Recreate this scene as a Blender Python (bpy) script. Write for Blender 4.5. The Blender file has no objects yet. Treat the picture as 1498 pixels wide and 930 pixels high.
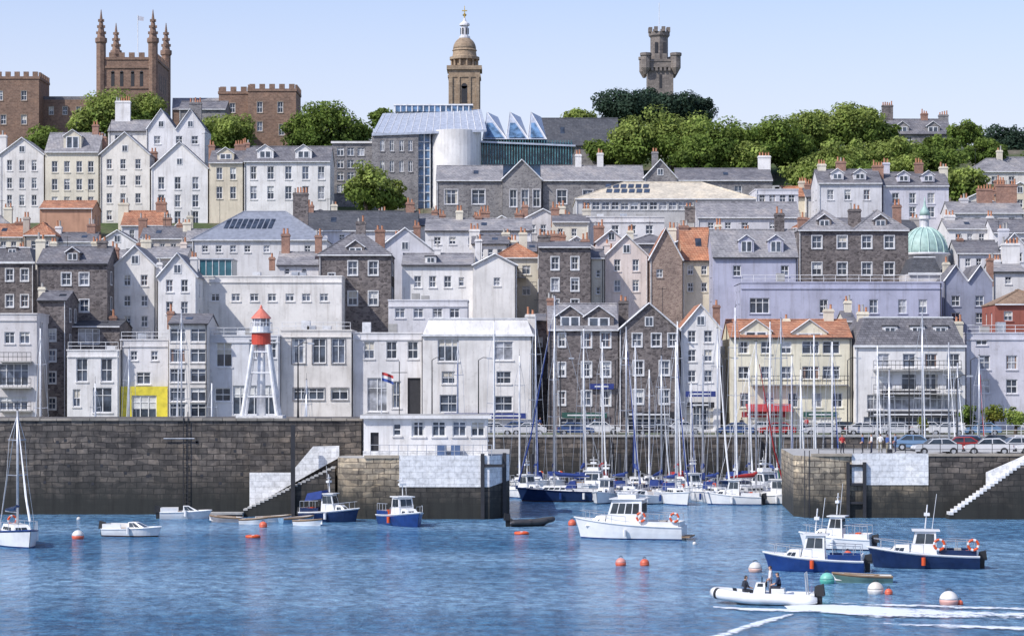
import bpy, math, random
import numpy as np
from mathutils import Vector, Matrix
random.seed(7); np.random.seed(7)
F=3400.; CAMH=12.; HY=553.; CX=749.
def X(px,D): return (px-CX)*D/F
def Z(py,D): return CAMH-(py-HY)*D/F
def M(n,D): return n*D/F
def WD(py): return F*CAMH/(py-HY)
def gz(y): return float(np.interp(y,[256,285,300,330,360,390,430,450,520,700,3000],[5.5,6,10,20,30,38,50,56,64,68,55]))
sc=bpy.context.scene
# ---------------------------------------------------------------- materials
MC={}
def newmat(name):
    m=bpy.data.materials.new(name); m.use_nodes=True
    nt=m.node_tree; b=nt.nodes['Principled BSDF']
    return m,nt,b
def N(nt,t,**k):
    n=nt.nodes.new(t)
    for a,v in k.items(): setattr(n,a,v)
    return n
def pos(nt,scale=(1,1,1)):
    g=N(nt,'ShaderNodeNewGeometry'); mp=N(nt,'ShaderNodeVectorMath',operation='MULTIPLY')
    nt.links.new(g.outputs['Position'],mp.inputs[0]); mp.inputs[1].default_value=scale
    return mp.outputs[0]
def noise(nt,vec,scale,detail=3,rough=.55):
    n=N(nt,'ShaderNodeTexNoise'); n.inputs['Scale'].default_value=scale; n.inputs['Detail'].default_value=detail
    n.inputs['Roughness'].default_value=rough
    nt.links.new(vec,n.inputs['Vector']); return n.outputs['Fac']
def ramp(nt,fac,stops):
    r=N(nt,'ShaderNodeValToRGB'); e=r.color_ramp.elements
    while len(e)<len(stops): e.new(.5)
    for i,(p,c) in enumerate(stops):
        e[i].position=p; e[i].color=(c[0],c[1],c[2],1) if hasattr(c,'__len__') else (c,c,c,1)
    nt.links.new(fac,r.inputs[0]); return r.outputs[0]
def mix(nt,a,b,fac,mode='MIX'):
    m=N(nt,'ShaderNodeMix',data_type='RGBA',blend_type=mode)
    for s,v in ((m.inputs['A'],a),(m.inputs['B'],b),(m.inputs['Factor'],fac)):
        if isinstance(v,(int,float)): s.default_value=v
        elif isinstance(v,tuple): s.default_value=(v[0],v[1],v[2],1)
        else: nt.links.new(v,s)
    return m.outputs['Result']
def bump(nt,b,h,strength=.3,dist=.05):
    n=N(nt,'ShaderNodeBump'); n.inputs['Strength'].default_value=strength; n.inputs['Distance'].default_value=dist
    nt.links.new(h,n.inputs['Height']); nt.links.new(n.outputs[0],b.inputs['Normal'])
def stucco(c):
    k=('st',c)
    if k in MC: return MC[k]
    m,nt,b=newmat('painted_render')
    p=pos(nt); f=noise(nt,p,.35,5,.6)
    col=mix(nt,tuple(x*.80 for x in c),c,ramp(nt,f,[(.35,0),(.6,1)]))
    s=noise(nt,pos(nt,(2.2,2.2,.2)),1.0,4,.6)
    col=mix(nt,col,ramp(nt,s,[(.3,(.62,.59,.56)),(.5,(1,1,1))]),.5,'MULTIPLY')
    s=noise(nt,pos(nt,(1,1,1)),1.6,5,.7)
    col=mix(nt,col,ramp(nt,s,[(.28,(.6,.58,.55)),(.42,(1,1,1))]),.5,'MULTIPLY')
    nt.links.new(col,b.inputs['Base Color']); b.inputs['Roughness'].default_value=.85
    bump(nt,b,noise(nt,p,6,3),.25,.03); MC[k]=m; return m
def flat(c,rough=.6,metal=0,name='paint',var=.15):
    k=('fl',c,rough,metal)
    if k in MC: return MC[k]
    m,nt,b=newmat(name)
    f=noise(nt,pos(nt),1.7,4)
    col=mix(nt,tuple(x*(1-var*1.6) for x in c),c,ramp(nt,f,[(.35,0),(.6,1)]))
    nt.links.new(col,b.inputs['Base Color']); b.inputs['Roughness'].default_value=rough; b.inputs['Metallic'].default_value=metal
    MC[k]=m; return m
def rubble(c1,c2,c3,scale=2.2,name='granite_rubble'):
    k=('rb',c1,scale)
    if k in MC: return MC[k]
    m,nt,b=newmat(name)
    p=pos(nt,(1,1,1.7))
    v=N(nt,'ShaderNodeTexVoronoi'); v.inputs['Scale'].default_value=scale; nt.links.new(p,v.inputs['Vector'])
    sp=N(nt,'ShaderNodeSeparateColor'); nt.links.new(v.outputs['Color'],sp.inputs[0])
    col=ramp(nt,sp.outputs[0],[(0,c1),(.5,c2),(1,c3)])
    e=N(nt,'ShaderNodeTexVoronoi',feature='DISTANCE_TO_EDGE'); e.inputs['Scale'].default_value=scale; nt.links.new(p,e.inputs['Vector'])
    mort=ramp(nt,e.outputs['Distance'],[(.02,1),(.07,0)])
    col=mix(nt,col,tuple(x*1.25+.03 for x in c2),mort)
    s=noise(nt,pos(nt,(.5,.5,.2)),1,4)
    col=mix(nt,col,ramp(nt,s,[(.3,(.6,.6,.62)),(.6,(1,1,1))]),.8,'MULTIPLY')
    nt.links.new(col,b.inputs['Base Color']); b.inputs['Roughness'].default_value=.9
    bump(nt,b,e.outputs['Distance'],.5,.08); MC[k]=m; return m
def bricky(c1,c2,mortar,w,h,ms,name,weed=False,patch=.5,rough=.85):
    k=('bk',c1,w,weed)
    if k in MC: return MC[k]
    m,nt,b=newmat(name)
    g=N(nt,'ShaderNodeNewGeometry'); s=N(nt,'ShaderNodeSeparateXYZ'); nt.links.new(g.outputs['Position'],s.inputs[0])
    a=N(nt,'ShaderNodeMath',operation='ADD'); nt.links.new(s.outputs[0],a.inputs[0]); nt.links.new(s.outputs[1],a.inputs[1])
    c=N(nt,'ShaderNodeCombineXYZ'); nt.links.new(a.outputs[0],c.inputs[0]); nt.links.new(s.outputs[2],c.inputs[1])
    vec=c.outputs[0]
    if weed: # courses wander slightly, as hand-laid stone does
        wn=N(nt,'ShaderNodeTexNoise'); wn.inputs['Scale'].default_value=.5; nt.links.new(vec,wn.inputs['Vector'])
        wm=N(nt,'ShaderNodeVectorMath',operation='MULTIPLY_ADD'); nt.links.new(wn.outputs['Color'],wm.inputs[0]); wm.inputs[1].default_value=(.7,.35,0); nt.links.new(vec,wm.inputs[2]); vec=wm.outputs[0]
    br=N(nt,'ShaderNodeTexBrick'); nt.links.new(vec,br.inputs['Vector'])
    for nm,v in (('Scale',1),('Mortar Size',ms),('Brick Width',w),('Row Height',h),('Bias',0.),('Mortar Smooth',.3)): br.inputs[nm].default_value=v
    for nm,v in (('Color1',c1),('Color2',c2),('Mortar',mortar)): br.inputs[nm].default_value=(*v,1)
    f=noise(nt,pos(nt),.4,5,.65)
    col=mix(nt,br.outputs['Color'],ramp(nt,f,[(.3,(.5,.5,.52)),(.5,(.9,.9,.9)),(.7,(1.3,1.22,1.1))]),patch,'MULTIPLY')
    f2=noise(nt,pos(nt),2.5,4,.65)
    col=mix(nt,col,ramp(nt,f2,[(.3,(.55,.55,.55)),(.6,(1.1,1.1,1.1))]),.7,'MULTIPLY')
    if weed:
        v=N(nt,'ShaderNodeTexVoronoi'); v.inputs['Scale'].default_value=1.5; nt.links.new(pos(nt,(.7,.7,1.6)),v.inputs['Vector'])
        sp=N(nt,'ShaderNodeSeparateColor'); nt.links.new(v.outputs['Color'],sp.inputs[0])
        col=mix(nt,col,ramp(nt,sp.outputs[0],[(0,(.45,.45,.48)),(.5,(.95,.95,.95)),(1,(1.55,1.48,1.38))]),.75,'MULTIPLY')
        z=N(nt,'ShaderNodeMath',operation='MULTIPLY_ADD'); nt.links.new(noise(nt,pos(nt,(1,1,.35)),.8,4),z.inputs[0]); z.inputs[1].default_value=-3.2; nt.links.new(s.outputs[2],z.inputs[2])
        mr=N(nt,'ShaderNodeMapRange'); mr.inputs['From Min'].default_value=-.4; mr.inputs['From Max'].default_value=3.0; mr.inputs['To Min'].default_value=.97; mr.inputs['To Max'].default_value=0
        nt.links.new(z.outputs[0],mr.inputs['Value'])
        col=mix(nt,col,(.026,.027,.024),mr.outputs[0])
        st=noise(nt,pos(nt,(1.6,1.6,.12)),1,4,.6); col=mix(nt,col,ramp(nt,st,[(.3,(.35,.35,.36)),(.55,(1,1,1))]),.65,'MULTIPLY')
    nt.links.new(col,b.inputs['Base Color']); b.inputs['Roughness'].default_value=rough
    bump(nt,b,br.outputs['Fac'] if weed else f2,-.6 if weed else .4,.08); MC[k]=m; return m
def glassm(c,name='window_glass',rough=.08):
    k=('gl',c)
    if k in MC: return MC[k]
    m,nt,b=newmat(name)
    f=noise(nt,pos(nt),.9,2)
    col=mix(nt,tuple(x*.5 for x in c),tuple(min(1,x*1.6) for x in c),ramp(nt,f,[(.35,0),(.65,1)]))
    nt.links.new(col,b.inputs['Base Color']); b.inputs['Roughness'].default_value=rough
    MC[k]=m; return m
WHITE=(.82,.80,.78); CREAM=(.76,.70,.57); PALE=(.70,.69,.71); LAV=(.46,.47,.59); LAVL=(.64,.64,.72); PINK=(.76,.67,.63); YEL=(.82,.76,.58)
GLS=[glassm((.035,.045,.065)),glassm((.06,.075,.10)),glassm((.10,.12,.16)),glassm((.30,.31,.34),'net_curtain')]
BLIND=[flat((.62,.58,.50),.9,name='roller_blind'),flat((.70,.70,.68),.9,name='white_blind'),flat((.30,.20,.16),.9,name='curtain')]
FRAME=flat((.80,.80,.80),.5,name='white_gloss_paint')
SLATE=bricky((.16,.155,.175),(.23,.225,.245),(.10,.10,.11),.5,.28,.03,'slate_roof',False,.8)
SLATEL=bricky((.27,.26,.28),(.36,.35,.36),(.18,.18,.19),.5,.28,.03,'lichened_slate_roof',False,.8)
SLATED=bricky((.07,.075,.09),(.10,.105,.12),(.05,.05,.06),.5,.28,.02,'dark_slate_roof')
TERRA=bricky((.42,.18,.10),(.54,.28,.17),(.25,.10,.06),.35,.3,.03,'terracotta_tile_roof',False,.8)
BRICK=bricky((.30,.14,.095),(.38,.19,.13),(.40,.35,.3),.3,.12,.012,'red_brick')
BRN=bricky((.20,.12,.085),(.29,.18,.13),(.28,.22,.17),.6,.3,.02,'brown_brick')
TOWERST=bricky((.33,.24,.16),(.42,.32,.22),(.25,.19,.14),.8,.4,.02,'sandstone_blocks')
GRAN=rubble((.085,.072,.07),(.15,.13,.125),(.25,.215,.20))
GRANL=rubble((.16,.15,.155),(.23,.22,.22),(.31,.29,.28),2.,'grey_granite')
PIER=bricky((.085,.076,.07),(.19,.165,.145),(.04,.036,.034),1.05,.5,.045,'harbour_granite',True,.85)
PIERL=bricky((.36,.30,.22),(.54,.46,.34),(.16,.13,.10),1.0,.5,.045,'sunlit_harbour_granite',True,.8)  # harbour granite for the pier ends, sunlit tan put into its colour
PAINTW=bricky((.78,.78,.78),(.83,.83,.82),(.62,.62,.62),1.1,.5,.03,'whitewashed_granite',False,.35)
CONC=flat((.42,.41,.39),.9,name='concrete'); ASPH=flat((.055,.055,.058),.95,name='asphalt'); STEP=flat((.50,.49,.47),.9,name='worn_limewash',var=.3)
POT=flat((.50,.23,.13),.8,name='terracotta'); DARK=flat((.03,.03,.035),.6,name='dark_iron'); STEEL=flat((.62,.63,.65),.35,.6,name='aluminium')
# ---------------------------------------------------------------- builder
class Obj:
    def __init__(s,name): s.name=name; s.p={}
    def get(s,part):
        if part not in s.p: s.p[part]=([],[],[],[])
        return s.p[part]
    def mi(s,P,mat):
        if mat not in P[3]: P[3].append(mat)
        return P[3].index(mat)
    def face(s,part,mat,pts):
        P=s.get(part); n=len(P[0]); P[0].extend([tuple(q) for q in pts]); P[1].append(tuple(range(n,n+len(pts)))); P[2].append(s.mi(P,mat))
    def mesh(s,part,mat,vs,fs):
        P=s.get(part); n=len(P[0]); P[0].extend([tuple(q) for q in vs]); k=s.mi(P,mat)
        for f in fs: P[1].append(tuple(i+n for i in f)); P[2].append(k)
    def hexa(s,part,mat,v):
        s.mesh(part,mat,v,[(0,3,2,1),(4,5,6,7),(0,1,5,4),(1,2,6,5),(2,3,7,6),(3,0,4,7)])
    def box(s,part,mat,x0,x1,y0,y1,z0,z1):
        s.hexa(part,mat,[(x0,y0,z0),(x1,y0,z0),(x1,y1,z0),(x0,y1,z0),(x0,y0,z1),(x1,y0,z1),(x1,y1,z1),(x0,y1,z1)])
    def obox(s,part,mat,P,U,Nn,u0,u1,n0,n1,z0,z1):
        f=lambda u,n,z:(P[0]+U[0]*u+Nn[0]*n,P[1]+U[1]*u+Nn[1]*n,P[2]+z)
        s.hexa(part,mat,[f(u0,n1,z0),f(u1,n1,z0),f(u1,n0,z0),f(u0,n0,z0),f(u0,n1,z1),f(u1,n1,z1),f(u1,n0,z1),f(u0,n0,z1)])
    def slab(s,part,mat,pts,th=.14):
        n=len(pts); v=[tuple(p) for p in pts]+[(p[0],p[1],p[2]-th) for p in pts]
        fs=[tuple(range(n)),tuple(range(2*n-1,n-1,-1))]+[(i+n,(i+1)%n+n,(i+1)%n,i) for i in range(n)]
        s.mesh(part,mat,v,fs)
    def sweep(s,part,mat,pts,r,n=6):
        pts=[Vector(p) for p in pts]; rs=r if hasattr(r,'__len__') else [r]*len(pts)
        vs=[];fs=[]
        up=None
        for i,p in enumerate(pts):
            a=pts[max(i-1,0)]; b=pts[min(i+1,len(pts)-1)]; t=(b-a)
            if t.length<1e-9: t=Vector((0,0,1))
            t.normalize()
            if up is None: up=Vector((0,0,1)) if abs(t.z)<.9 else Vector((1,0,0))
            q=t.cross(up)
            if q.length<1e-4: q=t.cross(Vector((0,1,0)))
            q.normalize(); w=q.cross(t); up=w
            for k in range(n):
                a=2*math.pi*k/n; vs.append(p+(q*math.cos(a)+w*math.sin(a))*rs[i])
        for i in range(len(pts)-1):
            for k in range(n): fs.append((i*n+k,i*n+(k+1)%n,(i+1)*n+(k+1)%n,(i+1)*n+k))
        fs.append(tuple(range(n-1,-1,-1))); fs.append(tuple(range((len(pts)-1)*n,len(pts)*n)))
        s.mesh(part,mat,vs,fs)
    def lathe(s,part,mat,cx,cy,prof,n=24,cap=True):
        vs=[];fs=[]
        for r,z in prof:
            for k in range(n):
                a=2*math.pi*k/n; vs.append((cx+r*math.cos(a),cy+r*math.sin(a),z))
        for i in range(len(prof)-1):
            for k in range(n): fs.append((i*n+k,i*n+(k+1)%n,(i+1)*n+(k+1)%n,(i+1)*n+k))
        if cap: fs.append(tuple(range(n-1,-1,-1))); fs.append(tuple(range((len(prof)-1)*n,len(prof)*n)))
        s.mesh(part,mat,vs,fs)
    def finish(s,org=(0,0,0),loc=None,rot=0,smooth=(),single=False):
        loc=loc if loc is not None else org
        par=None
        if not (single and len(s.p)==1):
            par=bpy.data.objects.new(s.name,None); sc.collection.objects.link(par); par.location=loc
            par.rotation_euler=(0,0,rot); par.empty_display_size=.5
        for part,(v,f,mi,mats) in s.p.items():
            me=bpy.data.meshes.new(part); a=np.array(v)-np.array(org)
            me.from_pydata(a.tolist(),[],f)
            for m in mats: me.materials.append(m)
            me.polygons.foreach_set('material_index',mi)
            if part in smooth: me.polygons.foreach_set('use_smooth',[True]*len(f))
            me.update()
            o=bpy.data.objects.new(part if par else s.name,me); sc.collection.objects.link(o)
            if par: o.parent=par
            else: o.location=loc; o.rotation_euler=(0,0,rot)
        return par
# ---------------------------------------------------------------- facade with true window openings
ZV=Vector((0,0,1))
def facade(o,mat,P,U,W,Hh,holes,surround=None,sill=True,frame=None):
    frame=frame or FRAME
    U=Vector(U); Nn=U.cross(ZV); P=Vector(P)
    hs=[]
    for h in holes:
        u0,u1,z0,z1=h[:4]; st=h[4] if len(h)>4 else 's'
        u0=max(.12,u0);u1=min(W-.12,u1);z0=max(.05,z0);z1=min(Hh-.08,z1)
        if u1-u0<.25 or z1-z0<.25: continue
        if any(u0<g[1]+.05 and u1>g[0]-.05 and z0<g[3]+.05 and z1>g[2]-.05 for g in hs): continue
        hs.append((u0,u1,z0,z1,st))
    xs=sorted({0,W,*[h[0] for h in hs],*[h[1] for h in hs]}); zs=sorted({0,Hh,*[h[2] for h in hs],*[h[3] for h in hs]})
    pt=lambda u,z,n=0: P+U*u+ZV*z+Nn*n
    for j in range(len(zs)-1):
        zc=(zs[j]+zs[j+1])/2; run=None
        for i in range(len(xs)-1):
            xc=(xs[i]+xs[i+1])/2
            inside=any(h[0]<xc<h[1] and h[2]<zc<h[3] for h in hs)
            if inside:
                if run is not None: o.face('walls',mat,[pt(run,zs[j]),pt(xs[i],zs[j]),pt(xs[i],zs[j+1]),pt(run,zs[j+1])]); run=None
            elif run is None: run=xs[i]
        if run is not None: o.face('walls',mat,[pt(run,zs[j]),pt(W,zs[j]),pt(W,zs[j+1]),pt(run,zs[j+1])])
    d=-.2
    for u0,u1,z0,z1,st in hs:
        o.face('walls',mat,[pt(u0,z0),pt(u0,z0,d),pt(u0,z1,d),pt(u0,z1)])
        o.face('walls',mat,[pt(u1,z0,d),pt(u1,z0),pt(u1,z1),pt(u1,z1,d)])
        o.face('walls',mat,[pt(u0,z1),pt(u0,z1,d),pt(u1,z1,d),pt(u1,z1)])
        o.face('walls',mat,[pt(u0,z0,d),pt(u0,z0),pt(u1,z0),pt(u1,z0,d)])
        if st=='n':
            o.face('doors',DARK,[pt(u0,z0,d),pt(u1,z0,d),pt(u1,z1,d),pt(u0,z1,d)]); continue
        g=random.choices(GLS,[5,5,3,1.6])[0]; zm=(z0+z1)/2
        g2=random.choices(GLS,[5,5,3,1.2])[0] if random.random()<.3 else g
        o.face('window_glass',g,[pt(u0,z0,d),pt(u1,z0,d),pt(u1,zm,d),pt(u0,zm,d)])
        o.face('window_glass',g2,[pt(u0,zm,d),pt(u1,zm,d),pt(u1,z1,d),pt(u0,z1,d)])
        r_=random.random()
        if r_<.16: # part-drawn blind
            zz=z1-(z1-z0)*random.uniform(.25,.6); o.face('blinds',random.choice(BLIND[:2]),[pt(u0,zz,d+.006),pt(u1,zz,d+.006),pt(u1,z1,d+.006),pt(u0,z1,d+.006)])
        elif r_<.28:
            c_=random.choice(BLIND); q=(u1-u0)*.2
            o.face('curtains',c_,[pt(u0,z0,d+.006),pt(u0+q,z0,d+.006),pt(u0+q,z1,d+.006),pt(u0,z1,d+.006)]); o.face('curtains',c_,[pt(u1-q,z0,d+.006),pt(u1,z0,d+.006),pt(u1,z1,d+.006),pt(u1-q,z1,d+.006)])
        t=.10
        a,b=d+.01,d+.09
        B=lambda *q:o.obox('window_frames',frame,P,U,Nn,*q)
        B(u0,u0+t,a,b,z0,z1);B(u1-t,u1,a,b,z0,z1);B(u0+t,u1-t,a,b,z0,z0+t);B(u0+t,u1-t,a,b,z1-t,z1)
        um=(u0+u1)/2
        if st=='s':
            B(u0+t,u1-t,a,b-.01,zm-.05,zm+.05)
            if u1-u0>.75:B(um-.03,um+.03,a,b-.02,z0+t,z1-t)
        elif st=='w':
            n=max(2,int((u1-u0)/.8))
            for i in range(1,n):
                q=u0+(u1-u0)*i/n; B(q-.05,q+.05,a,b-.01,z0+t,z1-t)
            B(u0+t,u1-t,a,b-.02,z0+(z1-z0)*.68,z0+(z1-z0)*.68+.07)
        if sill: o.obox('window_sills',mat if surround is None else surround,P,U,Nn,u0-.1,u1+.1,.003,.1,z0-.14,z0-.003)
        if surround is not None:
            S=lambda *q:o.obox('window_surrounds',surround,P,U,Nn,*q)
            S(u0-.1,u0,.003,.05,z0,z1+.1);S(u1,u1+.1,.003,.05,z0,z1+.1);S(u0,u1,.003,.05,z1,z1+.1)
def G(cols,rows,w=10,h=17,st='s'): return [(c,r,w,h,st) for r in rows for c in cols]
def chimney(o,x,y,z0,z1,w=1.0,d=.8,mat=None,pots=3):
    mat=mat or BRICK
    o.box('chimneys',mat,x-w/2,x+w/2,y-d/2,y+d/2,z0,z1)
    o.box('chimneys',mat,x-w/2-.08,x+w/2+.08,y-d/2-.08,y+d/2+.08,z1-.35,z1-.15)
    for i in range(pots):
        px=x+(i-(pots-1)/2)*w/(pots+.2); h=random.uniform(.45,.9)
        o.sweep('chimney_pots',POT if random.random()<.8 else CONC,[(px,y,z1-.02),(px,y,z1+h*.8),(px,y,z1+h)],[.15,.12,.15],8)
JIT=[(1,1,1),(1,.985,.96),(.97,.975,1),(.90,.90,.92),(1,.97,.90),(.95,.92,.88)]
def house(name,x0,x1,ye,D,depth=9,wall=WHITE,roof='side',rh=20,rmat=None,win=(),chim=None,dorm=(),n=1,surround=None,base=None,side=True,band=(),parapet=.5,cmat=None,sill=True,frame=None,attic=True):
    rmat=rmat or SLATE
    if isinstance(wall,tuple):
        j=random.choice(JIT); mat=stucco(tuple(round(a_*b_,3) for a_,b_ in zip(wall,j)))
    else: mat=wall
    D=D+random.uniform(-.12,.12)
    a=X(x0,D)+.012; b=X(x1,D)-.012; zt=Z(ye,D); zb=(gz(D)-.6) if base is None else base
    o=Obj(name); W=b-a; Hh=zt-zb; y0=D; y1=D+depth; h=M(rh,D)
    holes=[]; kw=random.uniform(.9,1.08); kh=random.uniform(.9,1.08)
    for w in win:
        cx,cy,ww,wh=w[:4]; st=w[4] if len(w)>4 else 's'
        ww=ww*kw; wh=wh*kh
        holes.append((X(cx-ww/2,D)-a,X(cx+ww/2,D)-a,Z(cy+wh/2,D)-zb,Z(cy-wh/2,D)-zb,st))
    facade(o,mat,(a,y0,zb),(1,0,0),W,Hh,holes,surround,sill,frame)
    sh=[]
    if side and depth>5:
        k=0; z=Hh-2.4
        while z>1 and k<4:
            for u in (depth*.3,depth*.7): sh.append((u-.45,u+.45,z,z+1.5,'s'))
            z-=3.1;k+=1
    facade(o,mat,(a,y1,zb),(0,-1,0),depth,Hh,sh,surround)
    facade(o,mat,(b,y0,zb),(0,1,0),depth,Hh,sh,surround)
    o.face('walls',mat,[(b,y1,zb),(a,y1,zb),(a,y1,zt),(b,y1,zt)])
    if random.random()<.7:
        q=a+random.choice([.18,W-.18]); o.sweep('downpipe',random.choice([DARK,FRAME]),[(q,y0-.1,zb),(q,y0-.1,zt)],.055,5)
    t=.15; ov=.25; ym=(y0+y1)/2
    if roof=='side':
        sl=h/(ym-y0)
        o.slab('roof',rmat,[(a-.1,y0-ov,zt+t-ov*sl),(b+.1,y0-ov,zt+t-ov*sl),(b+.1,ym,zt+h+t),(a-.1,ym,zt+h+t)])
        o.slab('roof',rmat,[(a-.1,ym,zt+h+t),(b+.1,ym,zt+h+t),(b+.1,y1+ov,zt+t-ov*sl),(a-.1,y1+ov,zt+t-ov*sl)])
        for xx,flip in ((a,1),(b,0)):
            q=[(xx,y0,zt),(xx,y1,zt),(xx,ym,zt+h)]; o.face('walls',mat,q[::-1] if flip else q)
        o.sweep('roof_ridge',rmat,[(a-.1,ym,zt+h+t),(b+.1,ym,zt+h+t)],.13)
        o.box('gutters',DARK if random.random()<.5 else FRAME,a-.05,b+.05,y0-ov-.12,y0-ov-.01,zt-ov*sl-.02,zt-ov*sl+.13)
        if random.random()<.4 and not dorm:
            u=random.uniform(.25,.75); xx=a+W*u; f=lambda s:(y0+(ym-y0)*s,zt+t+h*s+.04); (p1,q1),(p2,q2)=f(.4),f(.65); o.slab('skylight',GLS[0],[(xx,p1,q1),(xx+.8,p1,q1),(xx+.8,p2,q2),(xx,p2,q2)],.05)
    elif roof=='front':
        for i in range(n):
            p=a+W*i/n; q=a+W*(i+1)/n; m=(p+q)/2; sl=h/(m-p); e=.18 if n==1 else 0
            o.slab('roof',rmat,[(p-e,y0-.2,zt+t-e*sl),(m,y0-.2,zt+h+t),(m,y1,zt+h+t),(p-e,y1,zt+t-e*sl)])
            o.slab('roof',rmat,[(m,y0-.2,zt+h+t),(q+e,y0-.2,zt+t-e*sl),(q+e,y1,zt+t-e*sl),(m,y1,zt+h+t)])
            o.face('walls',mat,[(p,y0,zt),(q,y0,zt),(m,y0,zt+h)]); o.face('walls',mat,[(q,y1,zt),(p,y1,zt),(m,y1,zt+h)])
            o.sweep('barge_boards',FRAME,[(p-e,y0-.24,zt-e*sl+.03),(m,y0-.24,zt+h+.05),(q+e,y0-.24,zt-e*sl+.03)],.11,4)
            if attic and h>1.6:
                o.box('attic_window',FRAME,m-.5,m+.5,y0-.06,y0+.05,zt+h*.12,zt+h*.12+1.15)
                o.box('attic_glass',GLS[1],m-.38,m-.04,y0-.075,y0,zt+h*.12+.12,zt+h*.12+1.03)
                o.box('attic_glass',GLS[1],m+.04,m+.38,y0-.075,y0,zt+h*.12+.12,zt+h*.12+1.03)
    elif roof in('hip','hipn'):
        for i in range(n):
            p=a+W*i/n; q=a+W*(i+1)/n; r=min((q-p)/2,depth/2)*.95
            A=(p-.1,y0-ov,zt+t);B=(q+.1,y0-ov,zt+t);C=(q+.1,y1+ov,zt+t);E=(p-.1,y1+ov,zt+t)
            if q-p>depth: R1=(p+r,ym,zt+h+t);R2=(q-r,ym,zt+h+t); fs=[[A,B,R2,R1],[C,E,R1,R2],[B,C,R2],[E,A,R1]]
            else:
                m=(p+q)/2; R1=(m,y0+r,zt+h+t);R2=(m,y1-r,zt+h+t); fs=[[A,B,R1],[B,C,R2,R1],[C,E,R2],[E,A,R1,R2]]
            for f in fs: o.slab('roof',rmat,f,.13)
            for s_,e_ in ((A,R1),(B,R2 if q-p>depth else R1),(R1,R2)): o.sweep('roof_ridge',rmat,[s_,e_],.12,5)
        o.box('gutters',FRAME,a-.1,b+.1,y0-ov-.13,y0-ov-.01,zt-.03,zt+.12)
    elif roof=='mansard':
        s=h*.38
        A=[(a,y0-.1,zt+.02),(b,y0-.1,zt+.02),(b,y1,zt+.02),(a,y1,zt+.02)]; T=[(a+s,y0+s,zt+h),(b-s,y0+s,zt+h),(b-s,y1-s,zt+h),(a+s,y1-s,zt+h)]
        for i in range(4): o.face('roof',rmat,[A[i],A[(i+1)%4],T[(i+1)%4],T[i]])
        o.face('roof',CONC,T); o.box('gutters',FRAME,a-.15,b+.15,y0-.3,y0-.11,zt-.15,zt+.1)
        o.box('roof_ridge',FRAME,a+s-.1,b-s+.1,y0+s-.12,y0+s+.1,zt+h-.05,zt+h+.1)
    else:
        o.face('roof',rmat if roof=='flat' else CONC,[(a,y0,zt-.3),(b,y0,zt-.3),(b,y1,zt-.3),(a,y1,zt-.3)])
        c=.08
        o.box('parapet',mat,a-c,b+c,y0-c,y0+.3,zt+.002,zt+parapet*.35)
        o.box('parapet',mat,a-c,a+.3,y0+.3,y1,zt+.002,zt+parapet*.35); o.box('parapet',mat,b-.3,b+c,y0+.3,y1,zt+.002,zt+parapet*.35)
        o.box('string_course',mat,a-.02,b+.02,y0-.12,y0-.004,zt-.75,zt-.6)
        for i in range(random.randint(1,3)):
            q=a+W*random.uniform(.15,.85); hh=random.uniform(.6,1.5); o.box('rooftop_plant',random.choice([CONC,STEEL,FRAME]),q-.5,q+.5,y0+2,y0+3.2,zt-.29,zt+hh)
        n_=int(W/1.4)
        if random.random()<.5:
            for i in range(n_+1): q=a+.1+(W-.2)*i/max(1,n_); o.sweep('roof_rail',FRAME,[(q,y0+.15,zt+.1),(q,y0+.15,zt+1.0)],.03,4)
            for hz in(.55,1.0): o.sweep('roof_rail',FRAME,[(a+.1,y0+.15,zt+hz),(b-.1,y0+.15,zt+hz)],.03,4)
    for d in dorm:
        cx,top,w,hh=d[:4]; st=d[4] if len(d)>4 else 'g'
        yd=D+.35+(h*.1); xc=X(cx,yd); w=M(w,yd); zt2=Z(top,yd); zb2=zt2-M(hh,yd); ez=zt2-(w*.35 if st=='g' else .1)
        o.box('dormers',mat if len(d)<6 else d[5],xc-w/2,xc+w/2,yd,y0+depth*.5,zb2,ez)
        o.box('dormer_window',FRAME,xc-w*.36,xc+w*.36,yd-.06,yd+.02,zb2+.12,ez-.08)
        for sx in(-1,1): o.box('dormer_glass',GLS[1],xc+sx*w*.17-w*.13,xc+sx*w*.17+w*.13,yd-.075,yd,zb2+.22,ez-.18)
        if st=='g':
            o.face('dormers',mat,[(xc-w/2,yd,ez),(xc+w/2,yd,ez),(xc,yd,zt2)])
            o.slab('roof',rmat,[(xc-w/2-.12,yd-.15,ez),(xc,yd-.15,zt2+.1),(xc,ym,zt2+.1),(xc-w/2-.12,ym,ez)],.1)
            o.slab('roof',rmat,[(xc,yd-.15,zt2+.1),(xc+w/2+.12,yd-.15,ez),(xc+w/2+.12,ym,ez),(xc,ym,zt2+.1)],.1)
            o.sweep('barge_boards',FRAME,[(xc-w/2-.12,yd-.18,ez-.05),(xc,yd-.18,zt2+.05),(xc+w/2+.12,yd-.18,ez-.05)],.07,4)
        else: o.box('roof',DARK,xc-w/2-.1,xc+w/2+.1,yd-.12,ym,ez+.002,ez+.12)
    if chim is None:
        chim=[]
        if roof!='flat' and roof!='flatc':
            for s in (0,1):
                if random.random()<.75: chim.append(((x0+4) if s==0 else (x1-4),ye-rh-random.uniform(2,12),random.choice([9,12,15])))
    for c in chim:
        yc=ym if roof!='front' else y0+depth*random.uniform(.25,.7)
        cm=c[3] if len(c)>3 else (cmat or random.choice([BRICK,BRICK,mat,stucco(CREAM)]))
        w=M(c[2],yc); chimney(o,X(c[0],yc),yc,zt-.5,Z(c[1],yc),w,.8,cm,max(1,int(w/.42)))
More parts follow.
